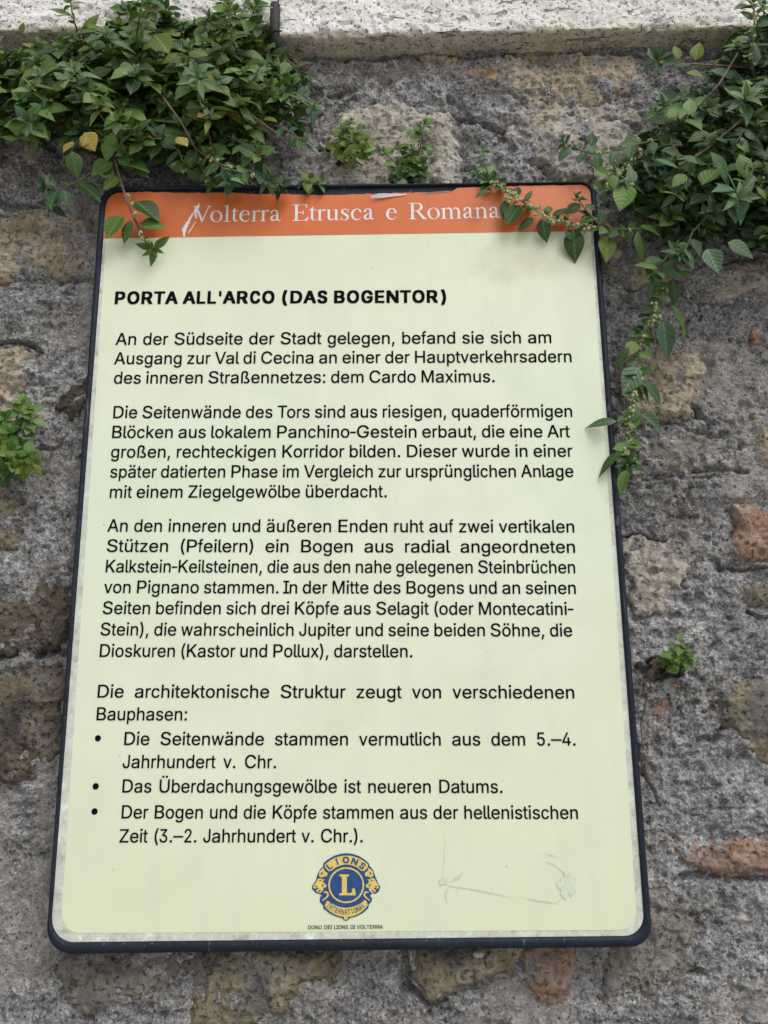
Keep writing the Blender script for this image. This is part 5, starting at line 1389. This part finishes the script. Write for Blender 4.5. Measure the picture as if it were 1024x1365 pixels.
# vine hanging over the board's corner, single leaves where the photograph has them
vine = [(148, 175, .035), (152, 205, .042), (160, 238, .044), (172, 275, .042), (183, 300, .042), (194, 322, .043), (205, 332, .044)]
S(A, vine, size=.017, tone=['mid'], tipt='mid', n=0, ros=9, tdir=OUT * .6 - UP * .7 + Vector((.25, 0, 0)), tsize=.020, stemmat='drystem', r0=.0017)
for (x, y), (tx, ty), sz, tn in (((164, 286), (140, 316), .0, 'mid'), ((180, 268), (213, 292), 0, 'deep'), ((186, 297), (219, 300), 0, 'mid'), ((175, 292), (158, 316), 0, 'mid'), ((152, 215), (120, 232), 0, 'mid'), ((158, 215), (200, 226), 0, 'mid'), ((150, 240), (130, 215), 0, 'mid'),
                                 ((160, 236), (135, 250), 0, 'lime'), ((150, 175), (136, 205), 0, 'mid'), ((100, 240), (136, 262), 0, 'deep'), ((96, 200), (100, 228), 0, 'deep')):
    dpt = .045 if y > 210 else .055
    a, b = at(x, y, -dpt), at(tx, ty, -dpt - .004)
    A.leaf(a, b - a, OUT + UP * .6 + rnd_unit() * .3, (b - a).length, 'broad', tn)
for q in ((171, 262), (176, 272), (180, 286), (188, 310), (190, 318), (197, 322)): A.flowers(at(q[0], q[1], -.053), 5)
for (x, y), (tx, ty) in (((98, 188), (80, 202)), ((112, 176), (124, 198)), ((118, 180), (108, 192)), ((236, 182), (252, 190)), ((205, 45), (222, 64)), ((250, 70), (272, 66)), ((28, 45), (30, 30))):
    a, b = at(x, y, -.078), at(tx, ty, -.084)
    A.leaf(a, b - a, OUT + UP * .4 + rnd_unit() * .4, (b - a).length * (.85 if y > 150 else 1.1), 'round', 'yellow' if y > 150 else 'lime')
A.finish()

# ---- lobed lime sprig resting on the top edge of the board
Bp = Plant(at(398, 246, -.012), 'small lime green sprig on the board top edge, right of the big left plant')
S(Bp, [(396, 250, .016), (402, 243, .030), (414, 238, .038)], size=.014, tone=['lime'], tipt='lime', n=4, ros=6, tsh='round', tdir=OUT + Vector((.4, 0, 0)), tsize=.014)
S(Bp, [(400, 248, .02), (420, 244, .036), (430, 240, .038)], size=.012, tone=['lime', 'mid'], tipt='lime', n=3, ros=4, tsh='round', tsize=.012, r0=.0007)
Bp.finish()

# ---- two tufts between the board and the coping
Cp = Plant(at(455, 198, .01), 'round tuft of small leaves in a hole of the pale stone above the heading')
random.seed(33)
for x, y, tn in ((468, 162, 'mid'), (480, 170, 'mid'), (452, 180, 'lime'), (445, 195, 'lime'), (462, 192, 'mid'), (490, 186, 'lime'), (478, 198, 'lime'), (470, 208, 'mid'), (462, 212, 'lime'), (456, 170, 'mid'), (486, 200, 'mid'), (474, 184, 'lime')):
    S(Cp, [(456, 198, 0), ((456 + x) / 2, (198 + y) / 2 - 3, .018), (x, y, .028)], size=.0145, tone=[tn], tipt=tn, n=2, ros=5, sh='round', tsh='round', tsize=.0125, r0=.0007)
Cp.finish()
Dp = Plant(at(545, 240, .0), 'small upright plant with a tall tip, growing behind the middle of the board top edge')
for x, y, tn in ((566, 160, 'pale'), (560, 176, 'mid'), (510, 200, 'mid'), (530, 192, 'mid'), (548, 196, 'mid'), (572, 206, 'blue'), (560, 214, 'mid'), (538, 216, 'mid'), (525, 226, 'deep'), (550, 228, 'deep'), (566, 228, 'deep'), (534, 236, 'deep'), (548, 212, 'lime'), (540, 204, 'mid')):
    S(Dp, [(546, 244, .002), ((546 + x) / 2 + 3, (244 + y) / 2, .018), (x, y, .026)], size=.014, tone=[tn, 'mid'], tipt=tn, n=3 if y > 170 else 7, ros=6, sh='round', tsh='broad', tsize=.013, r0=.0008, t0=.35)
Dp.finish()

# ---- top right: the dark mass and its trailing vines
E = Plant(at(985, 190, 0), 'big dark green trailing plant at the upper right, its vines hanging over the board corner')
polyE = [(845, 200), (868, 165), (885, 138), (930, 118), (968, 88), (985, 40), (1080, 20), (1090, 345), (1030, 340), (985, 300), (930, 318), (890, 312), (862, 300), (838, 262), (822, 225)]
mass(E, polyE, 165, .0200, ['deep', 'deep', 'blue', 'deep', 'mid'], ['blue', 'pale', 'deep', 'deep'], .085, [(1010, 120), (1010, 200), (1000, 280), (940, 180), (930, 250)], seed=9)
random.seed(41)
S(E, [(1010, 130, .03), (1002, 80, .07), (1006, 35, .085), (1004, 2, .09)], size=.022, tone=['blue', 'mid'], tipt='blue', n=9, ros=8, tdir=UP + OUT, fl=.7)
S(E, [(1030, 60, .03), (1020, 30, .07), (1018, 5, .09)], size=.021, tone=['blue'], tipt='blue', n=5, ros=7, tdir=UP + OUT)
S(E, [(1000, 90, .04), (930, 86, .045), (900, 84, .05), (876, 78, .055)], size=.017, tone=['blue', 'mid'], tipt='blue', n=2, t0=.6, ros=11, tdir=OUT + Vector((-.4, 0, .1)), tsize=.022, stemmat='redstem', fl=.6)
for (x, y), (tx, ty), tn in (((922, 86), (900, 82), 'deep'), ((926, 82), (932, 58), 'lime'), ((950, 88), (956, 78), 'lime'), ((940, 105), (920, 96), 'lime'), ((905, 80), (900, 56), 'mid')):
    a, b = at(x, y, -.055), at(tx, ty, -.06)
    E.leaf(a, b - a, OUT + UP * .6, (b - a).length * 1.2, 'broad', tn)
S(E, [(940, 150, .04), (910, 145, .055), (884, 140, .06)], size=.022, tone=['blue', 'mid'], tipt='blue', n=5, ros=9, tdir=OUT + Vector((-.3, 0, .2)), tsize=.022)
S(E, [(985, 100, .05), (992, 115, .085), (994, 130, .10)], size=.02, tone=['pale', 'blue'], tipt='pale', n=3, ros=12, tdir=OUT + UP * .1, tsize=.030)
S(E, [(960, 210, .05), (972, 235, .08), (985, 262, .09)], size=.022, tone=['blue'], tipt='pale', n=3, ros=11, tdir=OUT - UP * .1, tsize=.027)
S(E, [(930, 240, .05), (945, 262, .07), (952, 282, .075)], size=.019, tone=['blue'], tipt='blue', n=4, ros=9, tdir=OUT - UP * .2, tsize=.020)
# vine A: out to the left at mid height
S(E, [(930, 185, .04), (880, 186, .05), (830, 198, .05), (790, 205, .045), (752, 190, .04)], size=.017, tone=['blue', 'deep', 'mid'], tipt='blue', n=13, ros=8, tdir=OUT * .8 + Vector((-.8, 0, .1)), tsize=.017, stemmat='stem', fl=.4)
# vine B: across the corner of the board
vb = [(905, 290, .05), (870, 302, .050), (835, 306, .048), (800, 304, .045), (765, 298, .043), (735, 288, .042), (708, 276, .042), (686, 262, .041), (668, 250, .039), (648, 238, .035)]
S(E, vb, size=.0125, tone=['deep', 'deep', 'mid'], tipt='blue', n=34, fl=.35, ros=8, tdir=OUT + Vector((-.5, 0, .2)), tsize=.017, r0=.0011)
S(E, [(665, 252, .036), (648, 225, .034), (645, 198, .030)], size=.013, tone=['blue', 'pale', 'mid'], tipt='pale', n=6, ros=6, tdir=UP + OUT * .8, tsize=.011, tsh='broad', r0=.0009)
S(E, [(660, 250, .038), (642, 236, .034), (634, 228, .030)], size=.014, tone=['blue', 'mid'], tipt='blue', n=3, ros=7, tdir=OUT + Vector((-.5, 0, 0)), tsize=.013, r0=.0008)
for (x, y), (tx, ty), tn, sh in (((656, 256), (630, 262), 'deep', 'slim'), ((676, 266), (673, 292), 'deep', 'broad'), ((676, 258), (668, 250), 'lime', 'broad'), ((694, 272), (672, 302), 'deep', 'broad'), ((700, 270), (711, 246), 'deep', 'slim'),
                                 ((690, 268), (714, 266), 'deep', 'broad'), ((712, 290), (688, 300), 'deep', 'broad'), ((722, 290), (730, 320), 'deep', 'broad'), ((734, 284), (720, 276), 'deep', 'slim'), ((736, 290), (762, 266), 'deep', 'broad'),
                                 ((764, 302), (768, 346), 'deep', 'broad'), ((752, 306), (776, 318), 'deep', 'broad'), ((772, 296), (802, 288), 'mid', 'broad'), ((790, 290), (768, 276), 'deep', 'slim'), ((812, 306), (842, 318), 'mid', 'broad'),
                                 ((808, 312), (812, 352), 'lime', 'broad'), ((852, 300), (888, 312), 'mid', 'broad'), ((850, 308), (868, 342), 'deep', 'broad'), ((800, 300), (804, 272), 'blue', 'broad'), ((838, 245), (824, 284), 'mid', 'broad'),
                                 ((838, 212), (842, 184), 'blue', 'broad'), ((836, 232), (858, 262), 'blue', 'broad'), ((915, 232), (894, 248), 'mid', 'broad'), ((935, 248), (966, 212), 'mid', 'broad'), ((905, 262), (880, 250), 'mid', 'broad'),
                                 ((798, 208), (796, 228), 'deep', 'broad'), ((788, 196), (790, 172), 'deep', 'broad'), ((870, 212), (920, 214), 'blue', 'broad'), ((940, 185), (968, 172), 'blue', 'broad'), ((890, 160), (908, 128), 'mid', 'slim'),
                                 ((918, 155), (922, 124), 'mid', 'broad'), ((945, 200), (990, 245), 'deep', 'slim'), ((985, 260), (980, 300), 'blue', 'broad'), ((968, 322), (1014, 342), 'deep', 'broad'), ((942, 330), (962, 368), 'blue', 'broad'),
                                 ((1010, 250), (1030, 262), 'lime', 'broad'), ((985, 205), (1008, 240), 'mid', 'broad')):
    dpt = .058 if y < 256 or x > 800 else .055
    if x > 860: dpt = .085
    if x < 830 and y > 240: dpt = .042
    a, b = at(x, y, -dpt), at(tx, ty, -dpt - .003)
    E.leaf(a, b - a, OUT + UP * .7 + rnd_unit() * .35, (b - a).length * .88, sh, tn)
for x, y in ((678, 264), (690, 268), (704, 275), (716, 282), (726, 288), (735, 292), (745, 294), (757, 297), (770, 300), (782, 303), (812, 226), (818, 218), (830, 228), (838, 222), (846, 212), (855, 205), (810, 246), (848, 186), (880, 182)):
    E.flowers(at(x, y, -.046), 9, .005, .0017)
S(E, [(800, 300, .055), (786, 285, .050), (775, 272, .050), (768, 262, .050)], size=.016, tone=['deep', 'blue'], tipt='deep', n=4, ros=8, tdir=UP * .7 + OUT, tsize=.018, r0=.0009, fl=.3)
S(E, [(860, 260, .05), (835, 240, .06), (815, 232, .06), (806, 252, .058)], size=.018, tone=['mid', 'blue'], tipt='pale', n=6, ros=6, tdir=OUT - UP * .5, tsize=.014, fl=.6)
# vine C: down the wall beside the board
vc = [(905, 320, .05), (885, 350, .045), (880, 385, .040), (872, 415, .036), (860, 442, .034), (852, 470, .034), (848, 505, .034), (842, 545, .035), (838, 585, .036), (836, 616, .038)]
S(E, vc, size=.0135, tone=['deep', 'blue', 'mid'], tipt='blue', n=60, fl=.25, ros=11, tdir=OUT - UP * .35, tsize=.020, r0=.0010)
S(E, [(925, 305, .06), (915, 330, .065), (908, 340, .065)], size=.02, tone=['blue', 'mid'], tipt='blue', n=5, ros=10, tdir=OUT - UP * .3, tsize=.019)
S(E, [(890, 340, .045), (880, 355, .052), (872, 368, .055)], size=.02, tone=['blue', 'mid'], tipt='blue', n=5, ros=7, tdir=OUT - UP * .3, tsize=.017)
for (x, y), (tx, ty), tn, sh in (((893, 372), (915, 348), 'mid', 'broad'), ((892, 378), (870, 390), 'mid', 'broad'), ((896, 372), (906, 400), 'deep', 'broad'), ((892, 404), (930, 438), 'mid', 'slim'), ((880, 400), (868, 412), 'mid', 'broad'),
                                 ((884, 425), (890, 475), 'blue', 'slim'), ((855, 450), (880, 452), 'deep', 'broad'), ((853, 440), (848, 432), 'deep', 'broad'), ((840, 462), (820, 482), 'deep', 'slim'), ((848, 455), (838, 470), 'lime', 'broad'),
                                 ((852, 488), (834, 518), 'blue', 'broad'), ((858, 506), (886, 534), 'blue', 'slim'), ((848, 510), (868, 532), 'deep', 'slim'), ((850, 540), (838, 560), 'deep', 'broad'), ((852, 550), (884, 576), 'blue', 'slim'),
                                 ((824, 562), (788, 558), 'blue', 'slim'), ((832, 600), (797, 618), 'deep', 'slim'), ((842, 592), (864, 586), 'deep', 'slim'), ((848, 592), (870, 598), 'deep', 'slim'), ((836, 625), (826, 656), 'mid', 'slim'),
                                 ((840, 620), (872, 620), 'deep', 'slim'), ((838, 560), (824, 562), 'stemlike', 'slim'), ((842, 575), (850, 548), 'mid', 'slim')):
    if tn == 'stemlike': continue
    a, b = at(x, y, -.042 if x < 845 else -.036), at(tx, ty, -.043 if tx < 845 else -.032)
    E.leaf(a, b - a, OUT + UP * .7 + rnd_unit() * .3, (b - a).length * 1.1, sh, tn)
for x, y in ((875, 422), (868, 430), (850, 505), (846, 522), (842, 530), (845, 552), (842, 560), (836, 566), (842, 574), (838, 590), (834, 602), (838, 578), (884, 388), (870, 405)):
    E.flowers(at(x, y, -.037), 9, .005, .0018)
E.finish()

# ---- small plants lower down
G = Plant(at(895, 888, .0), 'tiny bright green seedling on a ledge of rubble to the right of the board')
random.seed(51)
for x, y in ((910, 852), (916, 862), (900, 862), (922, 872), (904, 874), (894, 878), (912, 880), (898, 886), (920, 884), (912, 890)):
    a = at(900, 885, -.008); b = at(x, y, -.022)
    G.shoot([a, a.lerp(b, .5) + OUT * .004, b], .012, ['mid', 'mid'], 'mid', 'broad', n=1, ros=3, tsh='broad', tsize=.0125, tiptone='mid', r0=.0006)
G.finish()
Hh = Plant(at(5, 600, .0), 'soft light green plant growing from a gap at the left edge, beside the board')
for x, y, tn in ((-10, 560, 'mid'), (6, 556, 'mid'), (12, 575, 'mid'), (2, 590, 'lime'), (14, 600, 'mid'), (-6, 610, 'mid'), (30, 536, 'mid'), (40, 542, 'mid'), (42, 556, 'mid'), (24, 612, 'mid'), (38, 608, 'mid'), (46, 618, 'lime'), (18, 622, 'mid'), (30, 624, 'lime'), (-14, 580, 'mid'), (30, 568, 'deep'), (8, 630, 'deep')):
    S(Hh, [(4, 606, .0), ((4 + x) / 2 + 2, (606 + y) / 2 - 5, .022), (x, y, .035)], size=.017, tone=[tn, 'mid'], tipt=tn, n=3, ros=6, sh='round', tsh='broad', tsize=.018, r0=.0008)
Hh.finish()

# ================================================================== SMALL THINGS
# iron peg standing in front of the coping joint
b = MB()
pa_, pb_ = at(366, 58, yR - .006), at(367, 7, yR - .006)
b.tube([(pa_.x, .02, pa_.z - .002), (pa_.x, yR + .004, pa_.z - .002), (pa_.x, yR - .006, pa_.z + .004), pa_.lerp(pb_, .5), pb_, pb_ + Vector((0, 0, .0015))], [.0056, .0056, .0057, .0056, .0056, .0042], 14)
tag(b.build('iron_peg', M['iron']), 'dark iron peg standing upright in front of the coping joint', 'peg')

# dry curled leaf on the upper wall
LMd = leaf_mesh('dry_leaf', .34, .5, .25, -.5, .5, M['dryleaf'])[0]
o = bpy.data.objects.new('dry_leaf', LMd); COL.objects.link(o)
p = at(646, 104, -.010)
o.matrix_world = Matrix.Translation(p) @ Matrix((Vector((.3, .2, -.9)).normalized() * .018, Vector((.95, -.1, .3)).normalized() * .018, Vector((.2, -.9, -.3)).normalized() * .018)).transposed().to_4x4()
tag(o, 'curled tan dry leaf caught on the stone just below the coping', 'leaf')


def wisps(name, pts, n, spread, label, cat, mat, r=.0005, seed=3, clump=0):
    random.seed(seed)
    b = MB()
    for _ in range(n):
        q = []
        for i, (x, y, d) in enumerate(pts):
            f = spread * (.5 + i / len(pts))
            q.append(at(x + random.uniform(-f, f), y + random.uniform(-f, f), -d - random.uniform(0, .004)))
        b.tube(q, [r * 1.2] + [r] * (len(q) - 2) + [r * .4], 4)
    for _ in range(clump):
        x, y, d = pts[0]
        b.blob(at(x + random.gauss(0, spread * 1.1), y + random.gauss(0, spread * .5), -d), random.uniform(.001, .0032), (1, .7, .8))
    tag(b.build(name, M[mat]), label, cat)


wisps('dead_root', [(782, 184, .004), (790, 200, .010), (786, 216, .010), (796, 232, .006)], 9, 7, 'withered brown roots hanging from the hole above the board corner', 'roots', 'root', seed=4, clump=10)
wisps('dead_root', [(878, 884, .006), (866, 896, .010), (862, 910, .010), (860, 925, .008)], 7, 5, 'crumbly dead roots beside the tiny seedling right of the board', 'roots', 'root', seed=5, clump=45)
wisps('dead_root', [(862, 930, .008), (855, 965, .008), (857, 1000, .009), (862, 1040, .009), (880, 1080, .007)], 1, 2, 'long thin dry rootlet hanging past the broken brick right of the board', 'roots', 'root', .0006, seed=6)
wisps('dead_root', [(384, 72, .010), (396, 82, .022), (406, 92, .020), (400, 104, .014)], 8, 6, 'tangle of thin dry stems under the coping beside the iron peg', 'roots', 'drystem', .0005, seed=7)
wisps('dead_root', [(455, 205, .002), (468, 212, .014), (476, 220, .016), (482, 224, .014)], 5, 4, 'pale dry stalks under the round tuft above the heading', 'roots', 'drystem', .0005, seed=8)
def soil(px, py, rx, rz, label, seed):
    random.seed(seed)
    b = MB()
    for _ in range(60):
        b.blob(at(px + random.gauss(0, rx), py + random.gauss(0, rz), random.uniform(-.006, .004)), random.uniform(.0012, .0036), (1, .8, .8))
    tag(b.build('soil_pocket', M['soil']), label, 'soil', kind='stuff')


soil(458, 196, 9, 8, 'dark soil crumbs in the hole under the round tuft', 61)
soil(548, 240, 12, 5, 'dark soil crumbs at the foot of the upright small plant behind the board', 62)
soil(12, 604, 11, 14, 'dark soil crumbs in the gap at the left edge under the light green plant', 63)
soil(892, 888, 12, 4, 'dark soil crumbs on the ledge under the tiny bright seedling', 64)
# bare woody twigs of the big plants
random.seed(77)
for pl_, pts_ in ((A, [(60, 60, .02), (110, 120, .06), (160, 190, .05)]), (A, [(300, 80, .02), (330, 150, .06), (372, 180, .05), (392, 205, .03)]), (A, [(210, 120, .05), (240, 160, .075), (262, 200, .06)]), (A, [(380, 80, .02), (400, 100, .03), (412, 96, .02)]),
                  (E, [(1000, 150, .05), (940, 200, .08), (880, 240, .07)]), (E, [(1010, 240, .05), (950, 280, .07), (905, 330, .05)]), (E, [(990, 60, .04), (960, 110, .08), (925, 150, .07)])):
    pl_.stem([at(x, y, -d) for x, y, d in pts_], .0013, .0007, 'drystem')
b = MB(); b.blob(at(638, 1272, -.014), .0042, (1.25, .8, .6))
bm_ = bmesh.new(); me_ = b.mesh('pebble'); bm_.from_mesh(me_); bmesh.ops.subdivide_edges(bm_, edges=bm_.edges, cuts=1, use_grid_fill=True, smooth=.8); bm_.to_mesh(me_); bm_.free()
tag(link('pebble', me_, plain('pale_pebble', (.36, .36, .35), .8)), 'small pale pebble lodged under the lower edge of the board', 'pebble')
bpy.context.view_layer.update()
